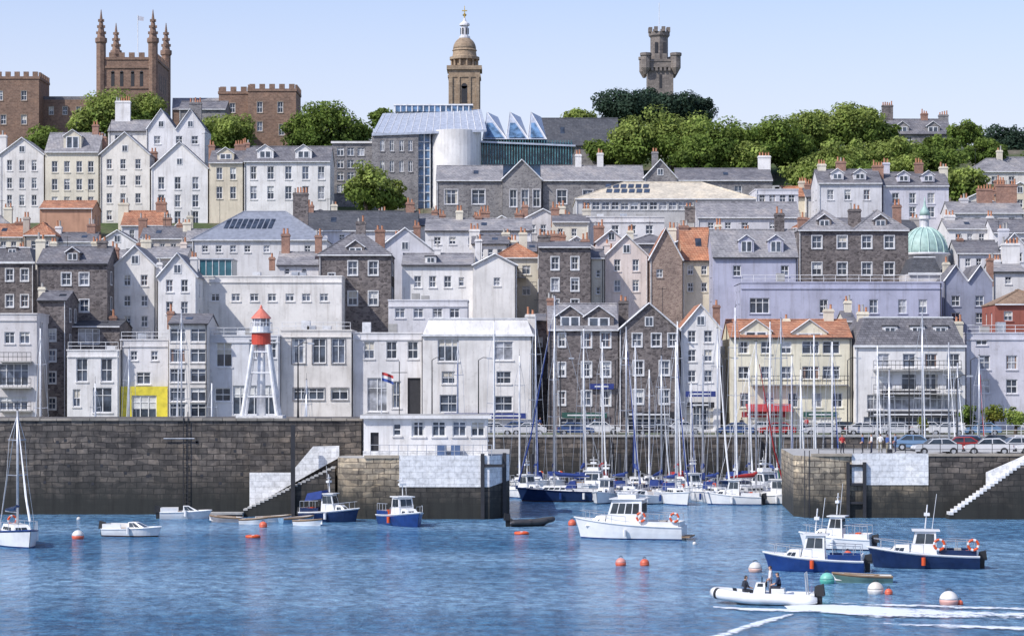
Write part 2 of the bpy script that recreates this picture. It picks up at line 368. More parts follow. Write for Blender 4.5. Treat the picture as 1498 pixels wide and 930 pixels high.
    if random.random()<.3 and roof!='flat':
        ax=a+W*random.uniform(.1,.9); zz=zt+h+1.5
        o.sweep('tv_aerial',DARK,[(ax,ym,zt),(ax,ym,zz+.6)],.03,4); o.sweep('tv_aerial',DARK,[(ax-.5,ym,zz+.4),(ax+.5,ym,zz+.4)],.025,4)
        for k in range(4): o.sweep('tv_aerial',DARK,[(ax-.4+k*.26,ym-.3,zz+.4),(ax-.4+k*.26,ym+.3,zz+.4)],.02,3)
    return o,(a,b,y0,y1,zb,zt)
def HS(*a,**k):
    o,g=house(*a,**k); o.finish(org=((g[0]+g[1])/2,g[2],g[4])); return g
def crenel(o,mat,x0,x1,y0,y1,z,h=.9,w=.9,part='battlements'):
    def run(p,q,fn):
        n=max(1,int(round((q-p)/(w*1.8)))); st=(q-p)/n
        for i in range(n): fn(p+i*st+st*.22,p+i*st+st*.78)
    o.box(part,mat,x0-.15,x1+.15,y0-.15,y0+.3,z-.5,z+.002); o.box(part,mat,x0-.15,x0+.3,y0+.3,y1,z-.5,z+.002); o.box(part,mat,x1-.3,x1+.15,y0+.3,y1,z-.5,z+.002)
    run(x0-.15,x1+.15,lambda p,q:o.box(part,mat,p,q,y0-.15,y0+.25,z+.004,z+h))
    run(y0+.5,y1,lambda p,q:(o.box(part,mat,x0-.15,x0+.25,p,q,z+.004,z+h),o.box(part,mat,x1-.25,x1+.15,p,q,z+.004,z+h)))
# ---------------------------------------------------------------- WORLD / SUN
S=Vector((-.66,-.50,.80)).normalized(); el=math.asin(S.z); az=math.atan2(S.x,S.y)
w=bpy.data.worlds.new("World"); sc.world=w; w.use_nodes=True; nt=w.node_tree
bg=nt.nodes['Background']; sky=N(nt,'ShaderNodeTexSky',sky_type='NISHITA'); sky.sun_disc=False
sky.sun_elevation=el; sky.sun_rotation=az%(2*math.pi); sky.air_density=1.0; sky.dust_density=.8; sky.ozone_density=2.5
tint=mix(nt,sky.outputs[0],(1.0,1.02,1.22),1.0,'MULTIPLY')
tc=N(nt,'ShaderNodeTexCoord'); sz=N(nt,'ShaderNodeSeparateXYZ'); nt.links.new(tc.outputs['Generated'],sz.inputs[0])
hz=ramp(nt,sz.outputs[2],[(0,.95),(.09,.82),(.17,.32),(.5,.08)])
tint=mix(nt,tint,(5.5,5.65,6.4),hz)
nt.links.new(tint,bg.inputs[0]); bg.inputs[1].default_value=.15
sun=bpy.data.lights.new('sun','SUN'); sun.energy=4.3; sun.angle=math.radians(.5); sun.color=(1,.955,.89)
so=bpy.data.objects.new('sun',sun); sc.collection.objects.link(so); so.rotation_euler=(-S).to_track_quat('-Z','Y').to_euler(); so.location=(-200,-200,300)
sc.view_settings.view_transform='Standard'; sc.view_settings.look='None'; sc.view_settings.exposure=0
cam=bpy.data.cameras.new('camera'); co=bpy.data.objects.new('camera',cam); sc.collection.objects.link(co); sc.camera=co
co.location=(0,0,CAMH); co.rotation_euler=(math.radians(90),0,0); cam.sensor_width=36; cam.lens=F/1498*36; cam.shift_y=88/1498; cam.clip_end=9000; cam.clip_start=1
# ---------------------------------------------------------------- WATER
m,nt,b=newmat('harbour_water')
p=pos(nt); n1=noise(nt,p,.16,3); n2=noise(nt,pos(nt,(.75,1,1)),.75,4,.65); n3=noise(nt,p,2.6,4,.65)
s1=N(nt,'ShaderNodeMath',operation='MULTIPLY_ADD'); nt.links.new(n1,s1.inputs[0]); s1.inputs[1].default_value=1.3; nt.links.new(n2,s1.inputs[2])
s2=N(nt,'ShaderNodeMath',operation='MULTIPLY_ADD'); nt.links.new(n3,s2.inputs[0]); s2.inputs[1].default_value=.5; nt.links.new(s1.outputs[0],s2.inputs[2])
big=noise(nt,pos(nt,(.35,1,1)),.05,4)
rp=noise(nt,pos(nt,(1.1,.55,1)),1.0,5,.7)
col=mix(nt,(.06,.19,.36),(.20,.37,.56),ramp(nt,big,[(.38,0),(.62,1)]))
col=mix(nt,col,ramp(nt,rp,[(.38,(.38,.45,.52)),(.5,(.95,.95,.97)),(.62,(1.6,1.5,1.35))]),.85,'MULTIPLY')  # bright and dark of the ripples painted into the water colour
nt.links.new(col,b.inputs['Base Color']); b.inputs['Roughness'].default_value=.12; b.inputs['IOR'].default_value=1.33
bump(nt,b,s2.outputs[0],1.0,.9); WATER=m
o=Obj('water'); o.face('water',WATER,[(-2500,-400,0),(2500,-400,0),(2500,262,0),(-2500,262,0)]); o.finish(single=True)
# ---------------------------------------------------------------- TERRAIN
m,nt,b=newmat('hillside_ground'); f=noise(nt,pos(nt),.08,5); f2=noise(nt,pos(nt),1.2,4)
col=ramp(nt,f,[(.35,(.045,.075,.02)),(.5,(.07,.10,.03)),(.6,(.16,.14,.10))]); col=mix(nt,col,ramp(nt,f2,[(.3,.5),(.7,1.1)]),.8,'MULTIPLY')
nt.links.new(col,b.inputs['Base Color']); b.inputs['Roughness'].default_value=1
xs=np.linspace(-1500,1500,61); ys=[256,270,285,300,315,330,345,360,375,390,410,430,450,485,520,600,700,1000,1800,3000]
vs=[(x,y,gz(y)) for y in ys for x in xs]; nx=len(xs)
fs=[(j*nx+i,j*nx+i+1,(j+1)*nx+i+1,(j+1)*nx+i) for j in range(len(ys)-1) for i in range(nx-1)]
o=Obj('ground'); o.mesh('ground',m,vs,fs); o.finish(single=True)
o=Obj('quay_wall'); o.box('wall',PIER,-600,600,255,256.4,-3,5.55); o.box('coping',CONC,-600,600,254.9,256.5,5.553,5.8)
for px in range(-100,1700,110): o.box('fender_piles',DARK,X(px,255),X(px,255)+.25,254.7,254.95,-2,5.3)
for i in range(-130,130): o.sweep('railing',FRAME,[(i*1.6,255.6,5.8),(i*1.6,255.6,6.85)],.03,4)
for hz_ in(6.3,6.83): o.sweep('railing',FRAME,[(-208,255.6,hz_),(208,255.6,hz_)],.025,4)
o.finish()
o=Obj('road'); o.box('asphalt',ASPH,-600,600,257.5,267.5,5.4,5.62)
for i in range(-200,200): o.box('centre_line',FRAME,i*3,i*3+1.6,262.4,262.52,5.62,5.624)
o.finish()
o=Obj('pavement'); o.box('paving',CONC,-600,600,267.5,273,5.3,5.75); o.finish()
# ---------------------------------------------------------------- PIERS
def pier_left():
    o=Obj('harbour_pier'); D=205; zt=8.25; xr=X(528,D)
    o.box('stone_wall',PIER,-260,xr,D,D+22,-3,zt)
    x=-260
    while x<xr: # individual coping stones
        l=random.uniform(1.1,1.9); e=min(x+l-.04,xr+.1); o.box('coping',flat((.34,.30,.25) if random.random()<.5 else (.25,.23,.2),.9,name='coping_stone'),x,e,D-.12-random.uniform(0,.05),D+.7,zt+.003,zt+.2+random.uniform(0,.05)); x+=l
    xa=X(362,D);xb=X(494,D); n=22; z0=.5; z1=4.3
    for i in range(n):
        a=xa+(xb-xa)*i/n; b=xa+(xb-xa)*(i+1)/n; z=z0+(z1-z0)*(i+1)/n
        o.box('steps_base',PIER,a,b,D-3.2,D-1.6,-3,z-.15); o.box('steps',STEP,a,b+.02,D-3.25,D-1.6,z-.148,z)
    P=[(X(368,D),Z(741,D)),(X(498,D),Z(668,D)),(X(498,D),Z(651,D)),(X(460,D),Z(652,D)),(X(428,D),Z(690,D)),(X(368,D),Z(690,D))]
    fr=[(x,D-1.6,z) for x,z in P]; bk=[(x,D-1.25,z) for x,z in P]; k=len(P)
    o.mesh('stair_parapet',PAINTW,fr+bk,[tuple(range(k)),tuple(range(2*k-1,k-1,-1))]+[(i+k,(i+1)%k+k,(i+1)%k,i) for i in range(k)])
    o.box('steps_base',PIER,X(368,D),X(500,D),D-1.22,D,-3,5.2)
    for px in (434,): o.box('timber_fender',DARK,X(px-3,D),X(px+3,D),D-3.6,D-3.3,-2,Z(620,D))
    for px in (272,): 
        for s in(-.2,.2): o.sweep('ladder',DARK,[(X(px,D)+s,D-.2,-1),(X(px,D)+s,D-.2,zt+.8)],.04,5)
        for k in range(24): o.sweep('ladder',DARK,[(X(px,D)-.2,D-.2,k*.38-.8),(X(px,D)+.2,D-.2,k*.38-.8)],.025,4)
    o.sweep('handrail',STEEL,[(X(240,D),D-.25,Z(641,D)),(X(285,D),D-.25,Z(641,D))],.05,5)
    for i in range(26):
        x=X(random.uniform(5,430),D); z=random.uniform(2.5,6.5); o.box('drain_holes',DARK,x-.12,x+.12,D-.02,D+.02,z,z+.25)
    o.finish(org=(X(250,D),D,0))
pier_left()
def pier_head():
    o=Obj('pier_head'); D=198; zt=Z(670,D)
    xa=X(490,D);xm=X(584,D);xr=X(716,D);xe=X(745,D)
    cx=xa+3.2
    arc=[(cx-3.2*math.cos(t),D+3.2-3.2*math.sin(t)) for t in np.linspace(0,math.pi/2,9)]
    pts=[(xa,D+26)]+arc+[(xm,D),(xr,D),(xe,D+3.0),(xe,D+26)]
    k=len(pts)
    for i in range(k-1):
        p,q=pts[i],pts[i+1]
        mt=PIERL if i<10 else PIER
        o.face('stone_wall',mt,[(p[0],p[1],-3),(q[0],q[1],-3),(q[0],q[1],zt),(p[0],p[1],zt)])
    o.face('deck',CONC,[(x,y,zt) for x,y in pts])
    o.box('whitewashed_band',PAINTW,xm,xr,D-.06,D-.005,Z(712,D),zt+.25)
    o.face('whitewashed_band',PAINTW,[(xr,D-.06,Z(712,D)),(xe,D+2.93,Z(704,D)),(xe,D+2.93,zt+.2),(xr,D-.06,zt+.2)])
    o.box('coping',flat((.42,.36,.28),.9),xa+2.5,xm-.01,D-.1,D+.5,zt+.003,zt+.25)
    for i in range(14):
        x=xa+3+(xe-xa-4.5)*i/13; o.sweep('guard_rail',STEEL,[(x,D+.5,zt),(x,D+.5,zt+1.15)],.03,5)
    for hz in(.6,1.12): o.sweep('guard_rail',STEEL,[(xa+3,D+.5,zt+hz),(xe-1.5,D+.5,zt+hz)],.025,5)
    for px in (706,738): o.box('timber_fender',DARK,X(px,D)-.16,X(px,D)+.16,D-.25+(px>730)*2.0,D-.08+(px>730)*2.0,-2,zt+.4)
    o.box('timber_fender',DARK,X(706,D),X(738,D),D-.2,D-.1,zt-.75,zt-.5)
    o.finish(org=(X(600,D),D,0))
    D=202; zb=zt+.003
    o=Obj('harbour_office'); mt=stucco(WHITE); a=X(532,D);b=X(713,D); z1=Z(612,D)
    holes=[]
    for cx in (548,):holes.append((X(cx-6,D)-a,X(cx+6,D)-a,.02,2.1,'n'))
    for cx in (581,): holes.append((X(cx-6,D)-a,X(cx+6,D)-a,Z(637,D)-zb,Z(619,D)-zb,'s'))
    for cx in (612,642,672,699): holes.append((X(cx-10,D)-a,X(cx+10,D)-a,Z(638,D)-zb,Z(616,D)-zb,'w'))
    facade(o,mt,(a,D,zb),(1,0,0),b-a,z1-zb,holes); facade(o,mt,(b,D,zb),(0,1,0),5,z1-zb,[(1.5,3.5,1.4,2.7,'w')]); facade(o,mt,(a,D+5,zb),(0,-1,0),5,z1-zb,[(1.5,3.5,1.4,2.7,'w')])
    o.face('walls',mt,[(b,D+5,zb),(a,D+5,zb),(a,D+5,z1),(b,D+5,z1)])
    o.box('flat_roof',mt,a-.3,b+.35,D-.4,D+5.3,z1+.003,z1+.28); o.box('roof_felt',CONC,a-.2,b+.2,D-.3,D+5.2,z1+.283,z1+.33)
    o.box('plinth',PAINTW,a-.05,b+.05,D-.12,D-.01,zb,zb+.5)
    o.sweep('roof_aerial',DARK,[(a+3,D+2,z1),(a+3,D+2,z1+5)],.04,5); o.sweep('roof_aerial',DARK,[(a+2.3,D+2,z1+4),(a+3.7,D+2,z1+4)],.03,4)
    for px in(640,660): o.box('lockers',flat((.1,.16,.3),.6),X(px,D),X(px,D)+.8,D-1,D-.3,zb,zb+1.0)
    o.finish(org=((a+b)/2,D,zb))
pier_head()
def pier_right():
    o=Obj('harbour_pier'); D=200; zt=Z(667,D)
    xa=X(1166,D); x1=X(1246,D); x2=X(1358,D)
    pts=[(xa+1.2,D+22),(xa,D+2.5),(X(1185,D),D-.3),(x1,D),(x2,D),(240,D),(240,D+22)]
    for i in range(len(pts)-1):
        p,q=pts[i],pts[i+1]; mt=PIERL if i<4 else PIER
        o.face('stone_wall',mt,[(p[0],p[1],-3),(q[0],q[1],-3),(q[0],q[1],zt),(p[0],p[1],zt)])
    o.face('deck',CONC,[(x,y,zt) for x,y in pts])
    o.box('whitewashed_band',PAINTW,x1,x2,D-.07,D-.005,Z(709,D),zt+.25)
    o.box('coping',flat((.42,.36,.28),.9),X(1187,D),x1-.01,D-.3,D+.4,zt+.003,zt+.22)
    o.box('coping',flat((.34,.30,.25),.9,name='coping_stone'),x2+.01,240,D-.1,D+.5,zt+.003,zt+.22)
    for px in(1240,1264): o.box('timber_fender',DARK,X(px,D)-.14,X(px,D)+.14,D-.4,D-.12,-2,zt-.5)
    for z in(1.2,2.8,zt-.9): o.box('timber_fender',DARK,X(1240,D),X(1264,D),D-.3,D-.15,z,z+.2)
    for s in(-.2,.2): o.sweep('ladder',DARK,[(X(1180,D)+s,D-.3,-1),(X(1180,D)+s,D-.3,zt+.5)],.04,5)
    n=22; xa=X(1382,D); xb=X(1500,D)
    for i in range(n):
        a=xa+(xb-xa)*i/n; b=xa+(xb-xa)*(i+1)/n; z=.4+(zt-.4)*(i+1)/n
        o.box('steps_base',PIER,a,b,D-2.2,D-.02,-3,z-.25); o.box('steps',PAINTW,a,b+.02,D-2.25,D-.9,z-.248,z)
    o.box('steps_base',PIER,xb,240,D-2.2,D-.02,-3,zt-.25)
    P=[(X(1440,D),Z(709,D)),(X(1500,D),Z(672,D)),(X(1500,D),Z(664,D)),(X(1440,D),Z(690,D))]
    fr=[(x,D-.9,z) for x,z in P]; bk=[(x,D-.6,z) for x,z in P]; k=4
    o.mesh('stair_parapet',PAINTW,fr+bk,[tuple(range(k)),tuple(range(2*k-1,k-1,-1))]+[(i+k,(i+1)%k+k,(i+1)%k,i) for i in range(k)])
    for i in range(60):
        x=X(1200,D)+i*1.5; o.sweep('guard_rail',DARK,[(x,D+1,zt),(x,D+1,zt+1.05)],.03,4)
    for hz in(.55,1.03): o.sweep('guard_rail',DARK,[(X(1200,D),D+1,zt+hz),(X(1200,D)+88,D+1,zt+hz)],.025,4)
    o.box('bollards',DARK,X(1300,D),X(1300,D)+.4,D+.4,D+.8,zt,zt+.6)
    o.finish(org=(X(1300,D),D,0)); return zt
ZR=pier_right()
# ---------------------------------------------------------------- LIGHTHOUSE
def lighthouse():
    D=213; o=Obj('harbour_lighthouse'); cx=X(382,D); zb=8.25; zt=Z(504,D); rb=M(29,D)*.78; rt=M(11,D)
    RED=flat((.58,.07,.04),.5,name='red_paint'); W=FRAME
    for sx in(-1,1):
        for sy in(-1,1):
            o.sweep('legs',W,[(cx+sx*rb*1.15,D+sy*rb*.9,zb),(cx+sx*rt,D+sy*rt,zt)],[.2,.17],8)
    for k,tt in enumerate((.3,.62,.9)):
        r=1-(tt); ex=rt+(rb*1.15-rt)*r; ey=rt+(rb*.9-rt)*r; z=zb+(zt-zb)*tt
        for p,q in(((-1,-1),(1,-1)),((1,-1),(1,1)),((1,1),(-1,1)),((-1,1),(-1,-1))):
            o.sweep('braces',W,[(cx+p[0]*ex,D+p[1]*ey,z),(cx+q[0]*ex,D+q[1]*ey,z)],.09,6)
    o.sweep('central_column',W,[(cx,D,zb),(cx,D,zt)],[.42,.35],12)
    o.box('plinth',PAINTW,cx-rb*1.5,cx+rb*1.5,D-rb*1.2,D+rb*1.2,zb+.002,zb+.35)
    r=M(14,D)
    o.lathe('gallery',RED,cx,D,[(r,zt),(r,Z(487,D))],20)
    o.lathe('gallery_deck',W,cx,D,[(r*1.2,Z(487,D)+.01),(r*1.2,Z(485,D))],20)
    o.lathe('lantern_base',W,cx,D,[(r*.92,Z(485,D)),(r*.92,Z(477,D))],16)
    o.lathe('lantern_glass',GLS[3],cx,D,[(r*.80,Z(477,D)),(r*.80,Z(466,D))],12)
    for k in range(8):
        a=k*math.pi/4; o.sweep('lantern_bars',W,[(cx+r*.84*math.cos(a),D+r*.84*math.sin(a),Z(477,D)),(cx+r*.84*math.cos(a),D+r*.84*math.sin(a),Z(465,D))],.07,5)
        o.sweep('gallery_rail',W,[(cx+r*1.15*math.cos(a+.3),D+r*1.15*math.sin(a+.3),Z(485,D)),(cx+r*1.15*math.cos(a+.3),D+r*1.15*math.sin(a+.3),Z(472,D))],.03,4)
    o.sweep('gallery_rail',W,[(cx+r*1.15*math.cos(a),D+r*1.15*math.sin(a),Z(472,D)) for a in np.linspace(0,6.283,17)],.03,4)
    o.lathe('lantern_roof',flat((.68,.20,.14),.5,name='faded_red_paint'),cx,D,[(r*1.08,Z(466,D)),(r*1.0,Z(464,D)),(r*.15,Z(451,D)),(r*.15,Z(449,D)),(.05,Z(446,D))],16)
    o.finish(org=(cx,D,zb),smooth=('central_column',))
lighthouse()
# ---------------------------------------------------------------- HOUSES
WT='white_townhouse'
HS(WT,-70,-2,226,390,9,WHITE,'front',24,win=G([-52,-34,-16],[244,268,293],8,15))
HS(WT,0,64,226,390,9,WHITE,'front',24,SLATEL,win=G([14,32,50],[242,268,293],8,15))
HS('cream_townhouse',66,144,222,390,9,CREAM,'side',30,SLATEL,win=G([80,98,116,133],[244,270,296],9,17),dorm=[(106,190,26,28)])
HS(WT,146,219,226,390,9,WHITE,'front',32,SLATEL,win=G([160,180,202],[240,264,290,315],9,16),chim=[(150,200,12)])
HS(WT,221,304,246,390,9,WHITE,'front',38,SLATE,win=G([236,260,286],[268,294,318],10,17),chim=[(225,222,10)])
HS('cream_townhouse',306,355,238,390,9,CREAM,'side',22,SLATE,win=G([321,341],[254,282],9,18),dorm=[(330,216,24,18)])
HS(WT,357,483,236,390,9,WHITE,'side',24,SLATE,win=G([371,396,422,447,470],[253,282],10,18),dorm=[(388,212,24,20),(444,212,24,20)],surround=None)
HS(WT,158,215,192,408,8,WHITE,'side',18,SLATEL,win=G([172,190],[204],8,12),chim=[(180,148,22,stucco(WHITE))])
HS(WT,214,300,190,405,8,WHITE,'front',30,SLATE,n=2,win=G([230,262,285],[205],9,13),chim=[(286,150,18,GRANL)])
HS('grey_house',262,330,160,438,8,GRANL,'side',14,SLATE,chim=[])
HS('terracotta_rendered_house',58,136,305,372,7,(.55,.32,.23),'side',12,TERRA,win=[],chim=[])
g=HS('gallery_building',281,478,352,335,14,WHITE,'hip',46,flat((.33,.35,.40),.4,.2,name='zinc_roof'),win=G([300,320,341,362,390,420,450],[364],10,10),chim=[(440,282,22,GRAN),(418,342,8)])
o=Obj('roof_lights')
for i in range(9):
    px=330+i*8
    t0,t1=.38,.72
    zt=g[5];y0=g[2]-.25;ym=(g[2]+g[3])/2; h=M(46,335)
    f=lambda t:(y0+(ym-y0)*t, zt+.15+h*t+.06)
    a,b_=X(px,340),X(px+6,340); (ya,za),(yb,zb)=f(t0),f(t1)
    o.slab('glazing',GLS[0],[(a,ya,za),(b_,ya,za),(b_+.35,yb,zb),(a+.35,yb,zb)],.1)
o.finish(org=(X(355,340),338,g[5]))
HS('dark_roofed_house',430,610,337,346,10,PALE,'side',30,SLATED,win=G([470,500,530,560,590],[347],9,9),chim=[(452,300,14),(600,296,12)])
HS(WT,600,640,330,350,9,WHITE,'side',18,win=[])
HS(WT,622,778,338,332,10,WHITE,'side',20,SLATEL,win=G([640,662,690,715,745],[352],10,12),chim=[(672,308,10),(762,330,14),(700,316,10)])
HS('stone_school',638,735,264,380,10,GRANL,'side',24,SLATEL,win=G([660,700],[288],18,22,'w'),surround=stucco(PALE),chim=[])
HS('stone_school',735,792,262,379,11,GRANL,'front',28,SLATEL,win=G([751,768,785],[290],11,26),surround=stucco(PALE),chim=[],attic=False)
HS('stone_school',792,942,264,380,10,GRANL,'side',24,SLATEL,win=G([822,860,895,920],[288],14,22),surround=stucco(PALE),chim=[(846,226,9,stucco(WHITE)),(878,224,9,stucco(WHITE))])
HS('stone_school',942,990,260,379,11,GRANL,'front',26,SLATEL,win=[],chim=[(958,222,9)])
HS('stone_school',990,1130,264,381,10,GRANL,'side',20,SLATE,win=G([1020,1050,1080],[280],12,18),chim=[(1118,228,18,stucco(WHITE))])
HS('market_hall',842,1106,292,352,16,(.55,.56,.58),'hip',30,bricky((.60,.53,.42),(.68,.61,.49),(.5,.45,.36),.6,.35,.01,'pale_tile_roof'),win=G(range(858,1096,14),[301],11,13),chim=[])
o=Obj('roof_lights')
for i in range(6):
    for j in range(2):
        a=X(886+i*11,356);b_=X(894+i*11,356)
        f=lambda t:(351.75+(8.25)*t, Z(292,352)+.2+M(30,352)*t)
        (ya,za),(yb,zb)=f(.35+j*.3),f(.58+j*.3); o.slab('glazing',GLS[0],[(a,ya,za),(b_,ya,za),(b_+.2,yb,zb),(a+.2,yb,zb)],.05)
o.finish(org=(X(920,356),355,36))
HS(WT,1020,1170,318,345,9,PALE,'side',24,SLATEL,win=G([1040,1065,1090,1130],[330],10,10),chim=[(1012,302,20,GRAN),(1150,308,10),(1162,312,14,GRAN)])
HS(WT,858,972,318,340,9,WHITE,'flat',0,win=G([875,900,925,950],[336],10,14))
HS('apartment_block',1105,1168,278,362,9,PALE,'flat',0,win=G([1115,1130,1145,1158],[290],10,12))
HS('cream_house',808,862,325,338,8,CREAM,'side',12,SLATE,win=G([820,840],[340],8,12))
HS('grey_terrace',1197,1290,268,372,9,PALE,'side',22,SLATE,win=G([1215,1240,1268],[285],10,16),dorm=[(1225,247,18,16),(1258,247,18,16)],chim=[(1202,240,12),(1230,236,14),(1284,242,16)])
HS('grey_terrace',1292,1388,272,374,9,LAVL,'side',22,SLATE,win=G([1310,1335,1362],[290,310],10,15),dorm=[(1322,250,18,16),(1358,250,18,16)],chim=[(1296,238,10),(1344,238,12),(1380,244,12)])
HS(WT,1390,1498,312,366,9,PALE,'side',18,SLATEL,win=G([1405,1430,1455,1480],[324],10,13),chim=[(1440,276,22,BRICK),(1472,270,30,BRICK),(1410,290,12)])
HS(WT,1415,1500,252,420,9,WHITE,'hip',22,SLATEL,win=G([1430,1455,1480],[264],9,12),chim=[(1462,220,8,stucco(CREAM))])
HS('cream_house',1455,1545,250,425,9,CREAM,'side',22,SLATEL,win=G([1470,1490,1515],[262],9,12))
def domed():
    D=325; o=Obj('domed_church'); cx=X(1362,D); r=M(34,D); COP=flat((.38,.54,.49),.55,name='copper_verdigris')
    pf=[(r*math.cos(t),Z(368,D)+r*1.15*math.sin(t)) for t in np.linspace(0,1.42,12)]
    o.lathe('dome',COP,cx,D+5,pf,32)
    for k in range(16):
        a=k*math.pi/8; o.sweep('dome_ribs',flat((.48,.64,.58),.55),[(cx+(q+.05)*math.cos(a),D+5+(q+.05)*math.sin(a),z) for q,z in pf],.1,4)
    o.lathe('drum',stucco(PALE),cx,D+5,[(r*1.02,gz(D)-1),(r*1.02,Z(372,D)),(r*1.1,Z(371,D)),(r*1.1,Z(368,D)+.02)],32)
    q=M(9,D); o.lathe('lantern',stucco(PALE),cx,D+5,[(q,Z(334,D)),(q,Z(330,D)),(q*.7,Z(329,D)),(q*.7,Z(318,D)),(q*1.0,Z(317,D)),(q*.9,Z(312,D))],12)
    o.lathe('lantern_dome',COP,cx,D+5,[(q*.9,Z(312,D)),(q*.75,Z(305,D)),(q*.3,Z(299,D)),(.1,Z(290,D)),(.04,Z(284,D))],12)
    o.finish(org=(cx,D+5,gz(D)),smooth=('dome','lantern_dome','drum'))
domed()
HS('granite_house',-20,50,384,292,9,GRAN,'mansard',22,SLATE,win=G([14,36],[402,440],11,18),surround=FRAME,dorm=[(18,362,16,16,'f')])
HS('granite_house',54,157,386,285,9,GRAN,'side',26,SLATE,win=G([97,123],[408,447],14,18)+[(130,491,36,24,'w'),(75,447,10,16)],surround=FRAME,dorm=[(106,362,20,20)],chim=[(60,350,14),(150,352,14)])
HS(WT,166,229,390,290,9,WHITE,'front',30,SLATEL,win=G([186,211],[410,440,470],11,16),chim=[(168,362,12)])
HS(WT,231,288,404,288,9,WHITE,'front',33,SLATEL,win=G([248,270],[418,450],10,17),chim=[(234,384,8),(284,376,10,stucco(WHITE))])
g=HS('cream_apartment_block',290,500,405,294,10,WHITE,'flat',0,win=G([315,345,372,398,424,448,474],[435],13,12,'w'))
o=Obj('glazed_rooftop_extension'); o.box('walls',flat((.05,.16,.20),.2,name='teal_glass'),X(292,296),X(340,296),296,301,g[5]-.2,Z(380,296))
for k in range(6): o.box('frames',FRAME,X(292+9.4*k,296)-.04,X(292+9.4*k,296)+.04,295.93,295.99,g[5],Z(380,296))
o.box('roof_cap',STEEL,X(291,296),X(341,296),295.8,301.2,Z(380,296)+.01,Z(378,296)); o.finish(org=(X(315,296),298,g[5]))
HS(WT,405,505,388,303,8,WHITE,'side',20,SLATEL,win=G([420,445,470],[397],8,9),chim=[(418,342,12),(398,376,8),(466,344,10)])
HS('granite_house',466,572,374,300,9,GRAN,'hip',36,SLATE,win=G([516,546],[392,436],13,22)+[(485,405,9,12)],surround=FRAME,dorm=[(520,352,26,22)],chim=[(528,324,14,GRAN),(556,336,14,BRICK)])
HS('slate_gabled_house',545,640,370,316,9,PALE,'front',36,SLATE,chim=[(584,345,14,stucco(WHITE)),(610,330,10)],win=G([600,620],[382],8,10))
HS(WT,588,692,388,302,9,WHITE,'side',18,SLATEL,win=G([611,633,655],[412],12,18)+G([675],[412],9,14),dorm=[(630,374,16,12,'f')],chim=[(700,350,10,stucco(WHITE)),(640,362,9)])
HS(WT,692,756,388,300,9,WHITE,'front',16,SLATE,win=[(727,412,9,12)],attic=False,chim=[])
HS('modern_apartment_block',568,684,440,286,8,PALE,'flat',0,win=G([585,612,640,665],[458],16,14,'w'))
HS('cream_house',722,790,378,308,8,CREAM,'hip',22,TERRA,win=G([745,770],[395,425],12,14,'w'),chim=[(765,340,12),(792,352,10)])
HS('granite_house',788,864,362,299,10,GRAN,'side',10,SLATE,win=G([812,841],[385,416,447],12,19)+[(812,480,12,18)],surround=FRAME,chim=[(796,344,18,GRAN),(856,350,12)])
HS('cream_house',865,884,378,302,9,CREAM,'side',14,SLATE,win=G([875],[400,425],7,12),chim=[])
HS('pink_townhouse',885,948,374,305,9,PINK,'front',30,SLATEL,win=G([903,930],[388,418],10,17),chim=[(888,356,8)])
HS('brick_gabled_house',950,998,378,304,9,rubble((.22,.16,.13),(.30,.22,.18),(.38,.29,.23),3),'front',44,TERRA,win=G([965],[400],10,12),chim=[(985,378,26,GRAN)],attic=False)
HS('cream_house',998,1040,380,306,9,CREAM,'side',48,TERRA,win=G([1010,1030],[395,420],9,14),chim=[(1000,330,14),(1036,348,8)])
HS('lavender_townhouse',1043,1167,376,300,10,LAV,'side',42,SLATEL,win=G([1078,1148],[396],12,16),dorm=[(1092,344,22,26),(1135,344,22,26)],chim=[(1050,340,14,BRICK),(1140,312,14,GRAN)])
HS('granite_townhouse',1168,1329,338,312,10,GRAN,'hip',32,SLATEL,n=2,win=G([1195,1232,1268,1301],[354,393],14,18),surround=FRAME,dorm=[(1206,314,20,20),(1288,314,20,20)],chim=[(1174,318,14),(1250,306,18,GRAN),(1312,300,12,BRICK)])
HS('lavender_house',1084,1378,414,291,9,LAV,'flat',0,win=G([1111],[447],30,22,'w')+G([1205,1240,1278,1320,1350],[448],13,20))
HS('dark_mansard_house',1330,1378,400,304,8,PALE,'mansard',24,SLATED,win=[],chim=[])
HS('blue_house',1380,1452,412,298,9,(.33,.36,.48),'front',24,SLATE,n=2,win=G([1398,1433],[440,465],12,15),attic=False)
HS('white_house',1452,1500,398,318,8,WHITE,'side',14,SLATEL,win=G([1475],[410],10,12),chim=[(1478,356,26,stucco(WHITE)),(1456,380,14,stucco(WHITE))])
HS('red_brick_house',1456,1540,446,282,8,(.36,.12,.09),'hip',22,rubble((.2,.13,.09),(.25,.17,.11),(.3,.2,.14),3),win=G([1475,1505],[462],12,14),chim=[])
